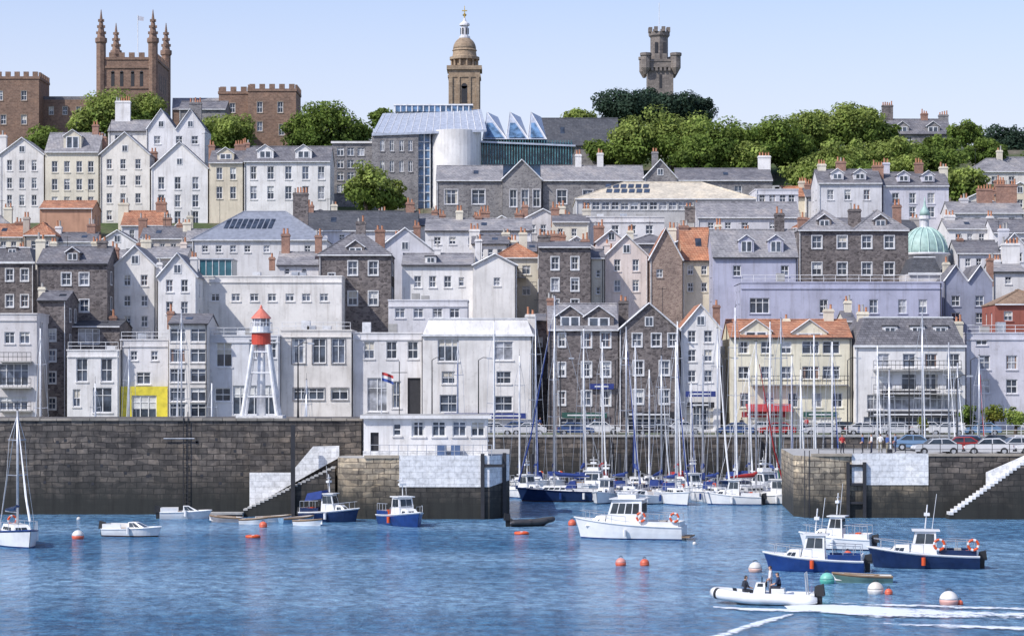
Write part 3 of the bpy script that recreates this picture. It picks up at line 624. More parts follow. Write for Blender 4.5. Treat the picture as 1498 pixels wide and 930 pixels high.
# waterfront row
HS('balconied_apartments',-60,54,460,270,10,PALE,'flat',0,win=G([14,36],[494],16,18,'w')+[(20,548,46,34,'w'),(20,590,44,20,'w')])
HS('granite_house',55,97,440,277,8,GRAN,'side',14,SLATE,win=G([76],[490,520,552,590],12,17),surround=FRAME,chim=[(62,420,10)])
HS('arched_window_house',98,174,513,269,10,WHITE,'flat',0,win=[(120,541,18,32),(156,541,18,32),(112,582,12,24),(150,585,30,34,'w')])
HS('granite_rear_house',98,175,478,281,9,GRAN,'side',10,SLATED,win=[(130,492,34,22,'w')],chim=[(166,462,10)])
HS(WT,176,246,498,270,9,WHITE,'flat',0,win=[(210,553,20,18,'w'),(196,520,10,14),(226,520,10,14)])
o=Obj('yellow_shopfront'); D=269.6; mt=flat((.76,.64,.06),.5,name='yellow_paint'); a=X(177,D);b_=X(245,D)
facade(o,mt,(a,D,5.7),(1,0,0),b_-a,Z(567,D)-5.7,[(X(193,D)-a,X(229,D)-a,Z(612,D)-5.7,Z(578,D)-5.7,'w')]); o.box('fascia',mt,a,b_,D,D+.3,Z(567,D)+.002,Z(565,D)); o.finish(org=(a,D,5.7))
HS('bay_fronted_house',247,304,474,268,9,WHITE,'side',14,SLATE,win=G([260,290],[490,520,549,577,600],22,19,'w'),chim=[(250,455,10)])
HS(WT,306,409,492,270,9,(.7,.7,.72),'flat',0,win=[(328,518,22,38,'w'),(374,510,18,28,'w'),(398,510,12,28)]+[(326,577,22,20),(372,585,60,44,'w')],surround=None)
HS(WT,411,514,484,271,9,WHITE,'flat',0,win=G([437,467,495],[513],19,34,'w')+[(452,576,44,16,'w'),(497,576,24,16,'w')],surround=GRANL)
HS(WT,516,617,488,272,9,WHITE,'flat',0,win=G([540,573,604],[512],16,26)+[(552,577,30,50,'w'),(606,580,20,56,'n'),(580,577,14,40)],surround=None)
HS('white_office_building',618,780,490,269,12,WHITE,'mansard',24,stucco(WHITE),win=[(656,512,32,36,'w'),(737,513,28,30,'w'),(656,552,20,20),(737,552,22,20),(656,590,26,28),(737,590,26,24),(700,625,60,26,'w')])
HS('twin_gabled_granite_house',802,904,482,270,11,GRAN,'side',38,SLATEL,win=G([858,886],[497,540,582],14,22)+G([822],[497,540,582],10,20)+[(850,622,60,22,'w')],surround=FRAME,dorm=[(876,448,44,34),(834,448,40,34)],chim=[(806,436,12)])
HS('twin_gabled_granite_house',905,994,482,270,11,GRAN,'front',38,SLATEL,n=1,win=G([932,960,984],[497],13,20)+G([934,972],[538,580],14,22)+[(950,622,60,22,'w')],surround=FRAME,chim=[(912,440,14)])
HS('white_gabled_house',996,1054,480,271,10,WHITE,'front',34,TERRA,win=G([1012,1036],[492,520,550],12,18)+[(1024,612,40,36,'w')],chim=[(1048,446,10)])
SB=flat((.03,.05,.22),.5,name='blue_sign_paint'); SG=flat((.03,.10,.08),.5,name='green_sign_paint'); SK=flat((.03,.03,.035),.5,name='black_sign_paint'); SR=flat((.35,.03,.04),.5,name='red_sign_paint')
for x0,x1,yy,mt in((1003,1047,576,SB),(862,898,565,SB),(912,988,606,SK),(822,888,607,SG),(1005,1045,592,SK),(1085,1150,606,SR),(1175,1225,606,SG),(1270,1400,606,SK),(1290,1370,575,SK),(650,770,608,SB)):
    o=Obj('shop_sign')
    D=268.5 if x0==650 else (269.6 if x0<1250 else 269.7)
    o.box('board',mt,X(x0,D),X(x1,D),D-.08,D,Z(yy+4,D),Z(yy-4,D)); o.box('lettering',FRAME,X(x0+8,D),X(x1-8,D),D-.1,D-.083,Z(yy+1,D),Z(yy-1,D)); o.finish(org=(X(x0,D),D,12))
def balcony(x0,x1,py,D):
    o=Obj('balcony'); a,b=X(x0,D),X(x1,D); z=Z(py,D); o.box('floor',CONC,a,b,D-1.1,D-.12,z-.15,z)
    n=max(3,int((b-a)/.5))
    for i in range(n+1): q=a+(b-a)*i/n; o.sweep('railing',DARK,[(q,D-1.05,z),(q,D-1.05,z+1)],.022,4)
    for h in(.5,1.0): o.sweep('railing',DARK,[(a,D-1.05,z+h),(b,D-1.05,z+h)],.03,4)
    o.finish(org=(a,D,z))
for q in((2,48,528,270),(2,48,566,270),(2,48,600,270),(1276,1404,575,270),(300,420,492,284) if False else (1276,1404,540,270),(1098,1240,562,271),(740,770,405,308)): balcony(*q)
g=HS('cream_hotel',1068,1246,494,271,10,YEL,'side',26,TERRA,win=G([1088,1121,1150],[508,545],15,19)+G([1186,1216],[508,545],24,20,'w')+G([1090,1125,1160,1195,1225],[585],14,22)+[(1120,622,50,24,'w'),(1200,622,60,24,'w')],chim=[(1212,452,14,stucco(CREAM)),(1150,466,10)],dorm=[(1106,468,46,28),(1184,468,52,28)])
o=Obj('red_awning'); o.slab('canvas',flat((.40,.04,.05),.8,name='red_canvas'),[(X(1093,269),268.6,8.2),(X(1160,269),268.6,8.2),(X(1160,269),270.9,9.0),(X(1093,269),270.9,9.0)],.06); o.sweep('struts',DARK,[(X(1093,269),268.7,8.15),(X(1093,269),270.9,7.8)],.04); o.sweep('struts',DARK,[(X(1160,269),268.7,8.15),(X(1160,269),270.9,7.8)],.04); o.finish(org=(X(1126,269),269,5.7))
HS('mansard_hotel',1250,1412,506,270,11,WHITE,'mansard',42,SLATE,win=G([1292,1330,1362,1395],[527],18,20)+G([1295,1330,1362,1395],[558],22,24,'w')+[(1330,588,120,22,'w'),(1330,622,130,26,'w')],dorm=[(1302,476,22,26,'f'),(1342,476,22,26,'f'),(1376,476,22,26,'f')],chim=[(1262,456,16,stucco(CREAM)),(1402,470,12)])
HS('lavender_white_building',1414,1540,488,276,10,LAVL,'flat',0,win=G([1436],[500],16,9,'w')+G([1440,1480,1515],[530,565],16,20))
HS('cream_side_house',1236,1252,470,284,8,CREAM,'side',14,SLATE,chim=[(1240,440,10)])
HS('white_house',1056,1068,520,276,8,WHITE,'flat',0)
HS('granite_house',781,801,470,276,10,GRAN,'side',10,SLATE,win=[(790,500,8,14),(790,540,8,14)],chim=[])
x=-60
while x>-420:
    w_=random.randint(60,110); HS(WT,x-w_,x-2,random.randint(470,500),271,9,random.choice([WHITE,CREAM,PALE,GRAN]),random.choice(['side','front','flat']),26,win=G([x-w_+15,x-w_/2,x-17],[515,550,585],13,20)); x-=w_
x=1542
while x<1900:
    w_=random.randint(60,110); HS(WT,x,x+w_-2,random.randint(470,500),273,9,random.choice([WHITE,CREAM,LAVL,GRAN]),random.choice(['side','front','flat']),26,win=G([x+15,x+w_/2,x+w_-17],[515,550,585],13,20)); x+=w_
def infill(D,xa,xb,ye,rh,skip=()):
    x=xa
    while x<xb:
        w_=random.randint(38,78)
        if not any(x+w_>s and x<e for s,e in skip):
            e=ye+random.uniform(-9,8)
            wl=random.choice([WHITE,WHITE,CREAM,PALE,PINK,GRANL,(.55,.5,.45)])
            cols=[x+w_*t for t in ((.25,.5,.75) if w_>52 else (.3,.7))]
            HS('infill_townhouse',x,x+w_-1,e,D+random.uniform(-4,4),8,wl,random.choice(['side','side','front','hip']),rh*random.uniform(.8,1.2),random.choice([SLATE,SLATEL,SLATE,SLATED,TERRA] if random.random()<.6 else [SLATE,SLATEL]),win=G(cols,[e+13,e+37],8,13))
        x+=w_
infill(368,-160,280,338,20,[(58,136)])
infill(350,-160,282,352,18)
infill(325,-160,470,378,18,[(288,470)])
infill(306,-160,-22,392,18)
infill(310,560,1050,392,16,[(600,860)])
infill(322,690,1060,362,16)
infill(352,640,860,330,14)
infill(333,1160,1330,332,16)
infill(345,1385,1640,340,18)
infill(330,1400,1640,372,18)
infill(305,1452,1640,412,18,[(1452,1500)])
infill(288,1500,1640,455,18)
infill(385,1130,1200,292,16); infill(395,484,640,305,12,[(484,600)]); infill(388,1400,1640,290,16)
infill(366,440,640,326,12)
infill(392,-330,-72,240,20)
# ---------------------------------------------------------------- COLLEGE
def college():
    D=450; o=Obj('college_with_tower'); m_=BRN
    def blk(x0,x1,yt,d0=0,dep=10,wins=(),cr=True,zb=None):
        a=X(x0,D+d0);b=X(x1,D+d0);z=Z(yt,D+d0);zb=gz(D)-4; y=D+d0
        hs=[(X(c-w/2,y)-a,X(c+w/2,y)-a,Z(r+h/2,y)-zb,Z(r-h/2,y)-zb,'s') for c,r,w,h in wins]
        facade(o,m_,(a,y,zb),(1,0,0),b-a,z-zb,hs,stucco((.4,.32,.25))); facade(o,m_,(a,y+dep,zb),(0,-1,0),dep,z-zb,[]); facade(o,m_,(b,y,zb),(0,1,0),dep,z-zb,[])
        o.face('walls',m_,[(b,y+dep,zb),(a,y+dep,zb),(a,y+dep,z),(b,y+dep,z)]); o.face('roof',CONC,[(a,y,z-.4),(b,y,z-.4),(b,y+dep,z-.4),(a,y+dep,z-.4)])
        if cr: crenel(o,m_,a,b,y,y+dep,z,.9,1.0)
        return a,b,y,z
    blk(-60,57,112,-2,10,[(-30,140,8,14),(0,140,8,14),(35,140,8,14),(35,175,8,14),(5,175,8,14)])
    blk(57,144,146,2,8,[(75,162,7,12),(95,162,7,12),(115,162,7,12)],False)
    o.box('roof',SLATE,X(55,452),X(146,452),452.2,460,Z(146,452),Z(141,452))
    TD=17
    a,b,y,z=blk(143,228,84,0,TD,[])
    for zz in (Z(100,D),Z(130,D)): o.box('string_course',m_,a-.2,b+.2,y-.2,y-.004,zz,zz+.4)
    for c in(165,178,194,207): o.box('lancets',DARK,X(c-2.5,D),X(c+2.5,D),y-.03,y+.1,Z(128,D),Z(106,D)); o.sweep('lancets',DARK,[(X(c,D),y-.03,Z(106,D)),(X(c,D),y+.1,Z(106,D))],M(2.5,D),10)
    for q in(.3,.45,.6,.75): o.box('lancets',DARK,b-.1,b+.03,y+TD*q-.3,y+TD*q+.3,Z(128,D),Z(104,D))
    for sx,xx in((0,a),(1,b)):
        for yy in(y,y+TD):
            r=M(7,D)
            xx2=xx+(.6 if sx==0 else -.6)
            o.lathe('turrets',m_,xx2,yy+.3,[(r,gz(D)-3),(r,Z(64,D)),(r*1.25,Z(62,D)),(r*1.25,Z(56,D)),(r*.85,Z(55,D))],8)
            o.lathe('spires',m_,xx2,yy+.3,[(r*.9,Z(56,D)),(r*.55,Z(40,D)),(r*.2,Z(22,D)),(.06,Z(14,D))],8)
            for k in range(3):
                zz=Z(50-k*9,D)
                for q in range(4):
                    an=q*math.pi/2; rr=r*(.8-.2*k); o.box('crockets',m_,xx2+rr*math.cos(an)-.2,xx2+rr*math.cos(an)+.2,yy+.3+rr*math.sin(an)-.2,yy+.3+rr*math.sin(an)+.2,zz,zz+.5)
    o.sweep('flagpole',FRAME,[((a+b)/2+1,y+7,z),((a+b)/2+1,y+7,Z(14,D))],.08,5)
    o.mesh('flag',flat((.6,.6,.65),.8),[((a+b)/2+1,y+7,Z(15,D)),((a+b)/2+2.2,y+7.2,Z(17,D)),((a+b)/2+2.1,y+7.1,Z(23,D)),((a+b)/2+1,y+7,Z(22,D))],[(0,1,2,3)])
    blk(252,322,160,2,9,[],False); o.slab('roof',SLATEL,[(X(252,452),451.7,Z(160,452)),(X(322,452),451.7,Z(160,452)),(X(322,456),456.5,Z(143,456)),(X(252,456),456.5,Z(143,456))],.2)
    blk(320,363,134,0,8,[(340,158,8,14)]); blk(363,433,130,-3,10,[(410,157,8,16),(380,157,8,16),(380,185,8,14),(412,190,8,16)])
    o.finish(org=(X(200,D),D,gz(D)))
college()
# ---------------------------------------------------------------- TOWERS
def stjames():
    D=440; o=Obj('domed_stone_tower'); m_=TOWERST; cx=X(679,D); w_=M(23,D); y=D+4
    zb=gz(D)-2
    o.box('shaft',m_,cx-w_,cx+w_,y-w_,y+w_,zb,Z(101,D))
    o.box('cornice',m_,cx-w_-.35,cx+w_+.35,y-w_-.35,y+w_+.35,Z(101,D)+.01,Z(95,D)); o.box('cornice',m_,cx-w_-.15,cx+w_+.15,y-w_-.15,y+w_+.15,Z(112,D),Z(109,D))
    for s in(-1,1):
        o.box('pilasters',m_,cx+s*w_*.85-.3,cx+s*w_*.85+.3,y-w_-.25,y-w_-.003,zb,Z(112,D)-.01)
        o.box('pilasters',m_,cx+s*w_*.35-.2,cx+s*w_*.35+.2,y-w_-.2,y-w_-.003,zb,Z(112,D)-.01)
    o.box('arched_opening',DARK,cx-.55,cx+.55,y-w_-.05,y-w_+.1,Z(150,D),Z(125,D)); o.sweep('arched_opening',DARK,[(cx,y-w_-.05,Z(125,D)),(cx,y-w_+.1,Z(125,D))],.55,14)
    r=M(20,D); o.lathe('drum',m_,cx,y,[(r*.8,Z(95,D)),(r*.8,Z(84,D))],20)
    for k in range(12):
        a=k*math.pi/6+.2; o.sweep('columns',m_,[(cx+r*.95*math.cos(a),y+r*.95*math.sin(a),Z(95,D)),(cx+r*.95*math.cos(a),y+r*.95*math.sin(a),Z(84,D))],.22,8)
    o.lathe('entablature',m_,cx,y,[(r*1.1,Z(84,D)),(r*1.1,Z(80,D)),(r*.9,Z(79,D)),(r*.85,Z(72,D)),(r*.92,Z(70,D)),(r*.85,Z(68,D))],24)
    o.lathe('dome',m_,cx,y,[(r*.85*math.cos(t),Z(68,D)+M(18,D)*math.sin(t)) for t in np.linspace(0,1.3,8)],24)
    q=M(7,D); ST=stucco(PALE)
    o.lathe('lantern',ST,cx,y,[(q*1.2,Z(52,D)),(q*1.1,Z(49,D)),(q*.75,Z(48,D)),(q*.75,Z(34,D)),(q*1.1,Z(33,D)),(q,Z(30,D)),(q*.4,Z(27,D)),(.15,Z(22,D))],12)
    for k in range(6):
        a=k*math.pi/3; o.box('lantern_openings',DARK,cx+q*.76*math.cos(a)-.12,cx+q*.76*math.cos(a)+.12,y+q*.76*math.sin(a)-.12,y+q*.76*math.sin(a)+.12,Z(46,D),Z(37,D))
    GOLD=flat((.75,.5,.12),.3,.8,name='gilding'); o.sweep('finial',GOLD,[(cx,y,Z(23,D)),(cx,y,Z(4,D))],[.14,.05],8); o.lathe('finial',GOLD,cx,y,[(.1,Z(20,D)),(.42,Z(17.5,D)),(.1,Z(15,D))],10); o.box('finial',GOLD,cx-.5,cx+.5,y-.06,y+.06,Z(12,D),Z(10.5,D))
    o.finish(org=(cx,y,gz(D)),smooth=('dome',))
stjames()
def victoria():
    D=500; o=Obj('battlemented_tower'); m_=bricky((.19,.165,.15),(.27,.235,.21),(.16,.14,.125),.9,.45,.02,'tower_granite'); cx=X(967,D); y=D+4; zb=gz(D)-3
    w_=M(22,D)
    o.box('shaft',m_,cx-w_*.85,cx+w_*.85,y-w_*.85,y+w_*.85,zb,Z(98,D))
    o.box('gallery',m_,cx-w_,cx+w_,y-w_,y+w_,Z(98,D)+.01,Z(86,D)); crenel(o,m_,cx-w_,cx+w_,y-w_,y+w_,Z(86,D),1.2,1.0)
    for sx in(-1,1):
        for sy in(-1,1):
            o.lathe('bartizans',m_,cx+sx*w_,y+sy*w_,[(.3,Z(108,D)),(1.05,Z(99,D)),(1.05,Z(82,D)),(1.25,Z(81,D)),(1.25,Z(77,D))],8)
    for k in range(7):
        xx=cx-w_+w_*2*(k+.5)/7; o.box('corbels',m_,xx-.25,xx+.25,y-w_+.0,y-w_*.85,Z(103,D),Z(98,D))
    u=M(13,D); xo=cx-M(1,D)
    o.lathe('turret',m_,xo,y,[(u,Z(90,D)),(u,Z(52,D)),(u*1.2,Z(49,D)),(u*1.2,Z(44,D))],8)
    for k in range(8):
        a=k*math.pi/4+.39; o.box('turret_merlons',m_,xo+u*1.1*math.cos(a)-.4,xo+u*1.1*math.cos(a)+.4,y+u*1.1*math.sin(a)-.4,y+u*1.1*math.sin(a)+.4,Z(44,D)+.01,Z(37,D))
    for c,r1,r2 in((961,78,60),(973,78,60),(967,128,108)): o.box('slit_windows',DARK,X(c-2,D),X(c+2,D),y-(u*.98 if r1<90 else w_*.85)-.04,y-1,Z(r1,D),Z(r2,D))
    o.sweep('flagpole',FRAME,[(xo,y,Z(44,D)),(xo,y,Z(0,D))],.07,5)
    o.finish(org=(cx,y,gz(D)))
victoria()
# ---------------------------------------------------------------- GLASS BUILDING
def courts():
    D=402; o=Obj('modern_court_building'); zb=gz(D)-2; GR=GRANL; ZN=flat((.50,.54,.62),.4,.2,name='metal_roof'); W=stucco(WHITE); TG=glassm((.10,.25,.27),'green_glass'); BG=glassm((.10,.18,.30),'blue_glass')
    a,b=X(486,D),X(545,D)
    facade(o,GR,(a,D,zb),(1,0,0),b-a,Z(210,D)-zb,[(X(c-5,D)-a,X(c+5,D)-a,Z(r+6,D)-zb,Z(r-6,D)-zb,'w') for c in(498,513,528) for r in(222,240,258,276)]); o.box('walls',GR,a,b,D+.4,D+14,zb,Z(210,D)-.3); o.box('roof_edge',W,a-.2,b,D-.3,D+14,Z(210,D)+.003,Z(207,D))
    a2,b2=X(545,D),X(612,D)
    facade(o,GR,(a2+.01,D-2,zb),(1,0,0),b2-a2,Z(196,D)-zb,[(X(c-3,D)-a2,X(c+3,D)-a2,Z(r+8,D)-zb,Z(r-8,D)-zb,'w') for c in(560,574,588,601) for r in(215,245)]); o.box('walls',GR,a2,b2,D-1.5,D+12,zb,Z(196,D)-.05)
    P=[(X(545,D),D-2.3,Z(198,D)),(X(712,D),D-2.3,Z(192,D)),(X(704,D+8),D+8,Z(160,D+8)),(X(560,D+8),D+8,Z(166,D+8))]
    o.slab('metal_roof',ZN,P,.35)
    for k in range(16):
        t=(k+.5)/16; p=Vector(P[0]).lerp(Vector(P[1]),t);q=Vector(P[3]).lerp(Vector(P[2]),t); o.sweep('roof_seams',W,[p+Vector((0,0,.05)),q+Vector((0,0,.05))],.05,4)
    o.box('clerestory',BG,X(578,D+8),X(690,D+8),D+7.5,D+12,Z(164,D+8),Z(155,D+8))
    for k in range(14): xx=X(578+8.3*k,D+8); o.box('clerestory_frames',FRAME,xx-.1,xx+.1,D+7.4,D+7.49,Z(164,D+8),Z(153,D+8))
    o.box('clerestory_frames',FRAME,X(576,D+8),X(692,D+8),D+7.3,D+12.2,Z(155,D+8)+.01,Z(153,D+8))
    o.box('stair_glazing',BG,X(612,D),X(630,D),D-1,D+8,zb,Z(196,D))
    for k in range(9): zz=zb+3+(Z(196,D)-zb-3)*k/8; o.box('stair_frames',FRAME,X(611,D),X(630,D),D-1.15,D-1.01,zz-.12,zz+.02)
    for px in(612,621,629.5): o.box('stair_frames',FRAME,X(px,D)-.08,X(px,D)+.08,D-1.3,D-1.16,zb,Z(196,D))
    o.lathe('white_drum',W,X(667,D),D+1,[(M(37,D),zb),(M(37,D),Z(192,D)),(M(35,D),Z(191.5,D))],40)
    o.box('curtain_core',BG,X(704,D),X(838,D),D+2,D+14,zb,Z(207,D))
    for k in range(34):
        xx=X(705+k*3.95,D); o.hexa('curtain_fins',TG,[(xx,D+.6,Z(240,D)),(xx+.12,D+.6,Z(240,D)),(xx+.12,D+2,Z(240,D)),(xx,D+2,Z(240,D)),(xx,D+.2,Z(205,D)),(xx+.12,D+.2,Z(205,D)),(xx+.12,D+2,Z(205,D)),(xx,D+2,Z(205,D))])
    o.slab('metal_roof',ZN,[(X(700,D),D,Z(206,D)),(X(842,D),D,Z(212,D)),(X(842,D),D+14,Z(212,D)),(X(700,D),D+14,Z(206,D))],.3)
    for x0,x1,xp in((706,742,712),(740,774,746),(772,800,777)):
        yf,yb=D+1,D+12; z0=Z(203,D);zp=Z(160,D)
        o.mesh('sawtooth_roof',ZN,[(X(x0,D),yf,z0),(X(x1,D),yf,z0),(X(xp,D),yf+3,zp),(X(x0,D),yb,z0),(X(x1,D),yb,z0),(X(xp+16,D),yb,zp)],[(0,1,2),(4,3,5),(1,4,5,2),(3,0,2,5),(0,3,4,1)])
        o.mesh('sawtooth_glazing',BG,[(X(x0+4,D),yf-.02,z0+.3),(X(x1-5,D),yf-.02,z0+.3),(X(xp+1,D),yf+2.55,zp-.9)],[(0,1,2)])
        o.sweep('roof_seams',W,[(X(x0,D),yf,z0),(X(xp,D),yf+3,zp),(X(x1,D),yf,z0)],.1,4)
    o.finish(org=(X(660,D),D,gz(D)),smooth=())
courts()
HS('slate_roofed_hall',790,905,212,432,10,GRANL,'side',42,SLATED,win=[],chim=[])
HS('grey_hall',470,560,222,425,10,GRANL,'side',10,SLATE,win=[],chim=[])
HS('grey_gabled_house',1288,1392,196,470,9,GRANL,'side',24,SLATE,win=G([1305,1330,1360],[205],9,13),chim=[(1298,154,16,GRAN),(1352,166,10),(1380,168,14,GRANL)],dorm=[(1320,178,20,16),(1365,178,20,16)])
# ---------------------------------------------------------------- TREES
def leafmat(c,name):
    m,nt,b=newmat(name); f=noise(nt,pos(nt),.45,4,.6)
    col=ramp(nt,f,[(.33,tuple(x*.5 for x in c)),(.5,c),(.68,tuple(min(1,x*1.6) for x in c))])
    nt.links.new(col,b.inputs['Base Color']); b.inputs['Roughness'].default_value=.75; b.inputs['Specular IOR Level'].default_value=.2
    t=N(nt,'ShaderNodeBsdfTranslucent'); nt.links.new(col,t.inputs[0]); mx=N(nt,'ShaderNodeMixShader'); mx.inputs[0].default_value=.4
    nt.links.new(b.outputs[0],mx.inputs[1]); nt.links.new(t.outputs[0],mx.inputs[2]); nt.links.new(mx.outputs[0],nt.nodes['Material Output'].inputs[0]); return m
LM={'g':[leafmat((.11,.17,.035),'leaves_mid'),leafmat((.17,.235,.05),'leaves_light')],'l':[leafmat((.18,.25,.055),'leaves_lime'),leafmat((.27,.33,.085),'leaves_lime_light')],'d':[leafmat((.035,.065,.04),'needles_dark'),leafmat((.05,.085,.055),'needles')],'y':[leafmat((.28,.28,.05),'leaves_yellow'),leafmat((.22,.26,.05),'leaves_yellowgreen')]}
BARK=flat((.10,.075,.055),.95,name='bark')
def tree(name,px,top,bot,wpx,D,kind='g',leaf=.5,dens=1.0,base=None):
    if base is None: top=top-7
    cx=X(px,D); z1=Z(top,D); z0=Z(bot,D); R=M(wpx,D)/2*1.08; gb=gz(D) if base is None else base
    if base is None: z0=min(z0,z1-R*1.5)-1.0
    z0=max(z0,gb+.6) if z1-gb>R*1.2 else z0
    cz=(z0+z1)/2; hz=(z1-z0)/2; gb=min(gb,z0)
    nl=int(22+R*3.2); rng=np.random.default_rng(int(abs(px*7+top)))
    C=[];rad=[]
    for i in range(nl):
        d=rng.normal(size=3); d/=np.linalg.norm(d); r=rng.uniform(.3,.88)
        lr=rng.uniform(.2,.36)*min(R,hz*1.3)
        C.append((cx+d[0]*r*(R-lr*.6),D+d[1]*r*(R*.8),cz+d[2]*r*(hz-lr*.5))); rad.append(lr)
    C=np.array(C); rad=np.array(rad)
    tot=int(dens*(1300+R*R*130)); tot=min(tot,11000); li=rng.choice(nl,tot,p=rad**2/np.sum(rad**2))
    d=rng.normal(size=(tot,3)); d/=np.linalg.norm(d,axis=1)[:,None]
    r=rng.uniform(.55,1.12,tot)[:,None]
    P=C[li]+d*r*rad[li][:,None]*np.array([1.15,1.0,.8])
    nrm=d+rng.normal(size=(tot,3))*.45+np.array([0,0,.45]); nrm/=np.linalg.norm(nrm,axis=1)[:,None]
    t=np.cross(nrm,rng.normal(size=(tot,3))); t/=np.linalg.norm(t,axis=1)[:,None]; bt=np.cross(nrm,t)
    s=(rng.uniform(.6,1.3,tot)*leaf)[:,None]*.5
    V=np.stack([P-t*s,P-bt*s*.7,P+t*s,P+bt*s*.7],1).reshape(-1,3)
    o=Obj(name)
    o.sweep('trunk',BARK,[(cx,D,gb-.5),(cx+.1,D,(gb+cz)/2),(cx,D,cz)],[max(.25,R*.07),max(.18,R*.06),R*.04],8)
    for i in range(min(9,nl)):
        c=C[i]; o.sweep('limbs',BARK,[(cx,D,z0*.5+cz*.5-hz*.1),tuple((np.array([cx,D,cz-hz*.2])*.5+c*.5)),tuple(c)],[R*.04,R*.025,.04],5)
    par=o.finish(org=(cx,D,gb))
    me=bpy.data.meshes.new('crown'); me.from_pydata((V-np.array([cx,D,gb])).tolist(),[],np.arange(tot*4).reshape(-1,4).tolist())
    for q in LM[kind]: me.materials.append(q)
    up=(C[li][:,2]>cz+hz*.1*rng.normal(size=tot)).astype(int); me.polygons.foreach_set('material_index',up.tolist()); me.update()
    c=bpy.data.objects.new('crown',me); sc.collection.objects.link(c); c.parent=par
BT='broadleaf_tree'
T=[(BT,160,128,215,110,432,'l'),(BT,215,134,200,80,436,'l'),(BT,125,160,210,70,430,'l'),(BT,340,163,225,84,430,'l'),(BT,300,170,215,60,436,'g'),
(BT,480,142,240,110,428,'g'),(BT,440,165,230,60,432,'g'),(BT,525,170,235,60,432,'g'),(BT,535,240,310,78,382,'l'),(BT,575,262,310,50,384,'l'),
(BT,845,152,200,60,445,'l'),('pine_tree',908,125,185,92,470,'d'),('pine_tree',985,128,190,90,474,'d'),('pine_tree',1025,138,190,64,476,'d'),('pine_tree',948,130,190,70,478,'d'),
(BT,925,172,245,90,425,'l'),(BT,985,156,240,130,428,'l'),(BT,1050,174,248,110,422,'g'),(BT,1120,172,250,130,424,'g'),(BT,1190,163,225,120,440,'l'),(BT,1240,154,225,130,442,'l'),(BT,1160,196,250,90,426,'g'),
(BT,1180,235,300,90,402,'l'),(BT,1240,206,255,110,415,'l'),(BT,1300,202,255,120,417,'l'),(BT,1360,206,255,110,416,'g'),(BT,1225,232,275,60,408,'l'),
(BT,1412,180,225,60,455,'g'),(BT,1470,182,230,80,460,'d'),(BT,1380,200,240,60,440,'g'),(BT,1440,205,250,80,430,'g'),(BT,1405,245,275,90,400,'l'),(BT,1330,225,260,80,410,'l'),(BT,1290,180,230,70,445,'g'),
(BT,880,200,245,60,430,'g'),(BT,60,185,225,80,425,'g'),(BT,1540,190,250,90,440,'g'),(BT,1620,200,260,90,440,'l'),(BT,-60,170,230,90,440,'g'),(BT,-150,180,240,90,440,'l'),(BT,560,160,200,50,450,'g'),(BT,1090,205,250,80,418,'l'),(BT,1015,200,250,80,418,'g'),(BT,1275,235,265,70,405,'g')]
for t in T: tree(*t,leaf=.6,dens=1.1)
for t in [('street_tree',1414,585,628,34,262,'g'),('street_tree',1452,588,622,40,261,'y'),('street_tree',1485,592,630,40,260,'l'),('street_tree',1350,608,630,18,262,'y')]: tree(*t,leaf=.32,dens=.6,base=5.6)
# ---------------------------------------------------------------- BOATS
GEL=flat((.80,.80,.79),.25,name='white_gelcoat',var=.06); NAVY=flat((.012,.028,.09),.25,name='navy_gelcoat'); BLUE=flat((.015,.05,.20),.3,name='blue_gelcoat'); ANTI=flat((.05,.02,.02),.7,name='antifoul'); ORG=flat((.75,.10,.02),.5,name='orange_plastic'); CANV=flat((.02,.05,.22),.85,name='blue_canvas'); TEAK=flat((.30,.20,.12),.8,name='teak'); BLK=flat((.02,.02,.022),.5,name='black_rubber'); RUB=flat((.045,.045,.05),.6,name='grey_hypalon')
BGL=glassm((.03,.04,.05),'boat_window')
def hullpts(L,B,fs,fb,n=16,full=1.):
    st=[]
    for i in range(n+1):
        t=i/n; b=B/2*min(1,.84+.36*t)
        if t>.45: b*=max(0.0,1-((t-.45)/.55)**(2.4*full))
        z=fs+(fb-fs)*t**1.8
        st.append((t,b,z))
    return st
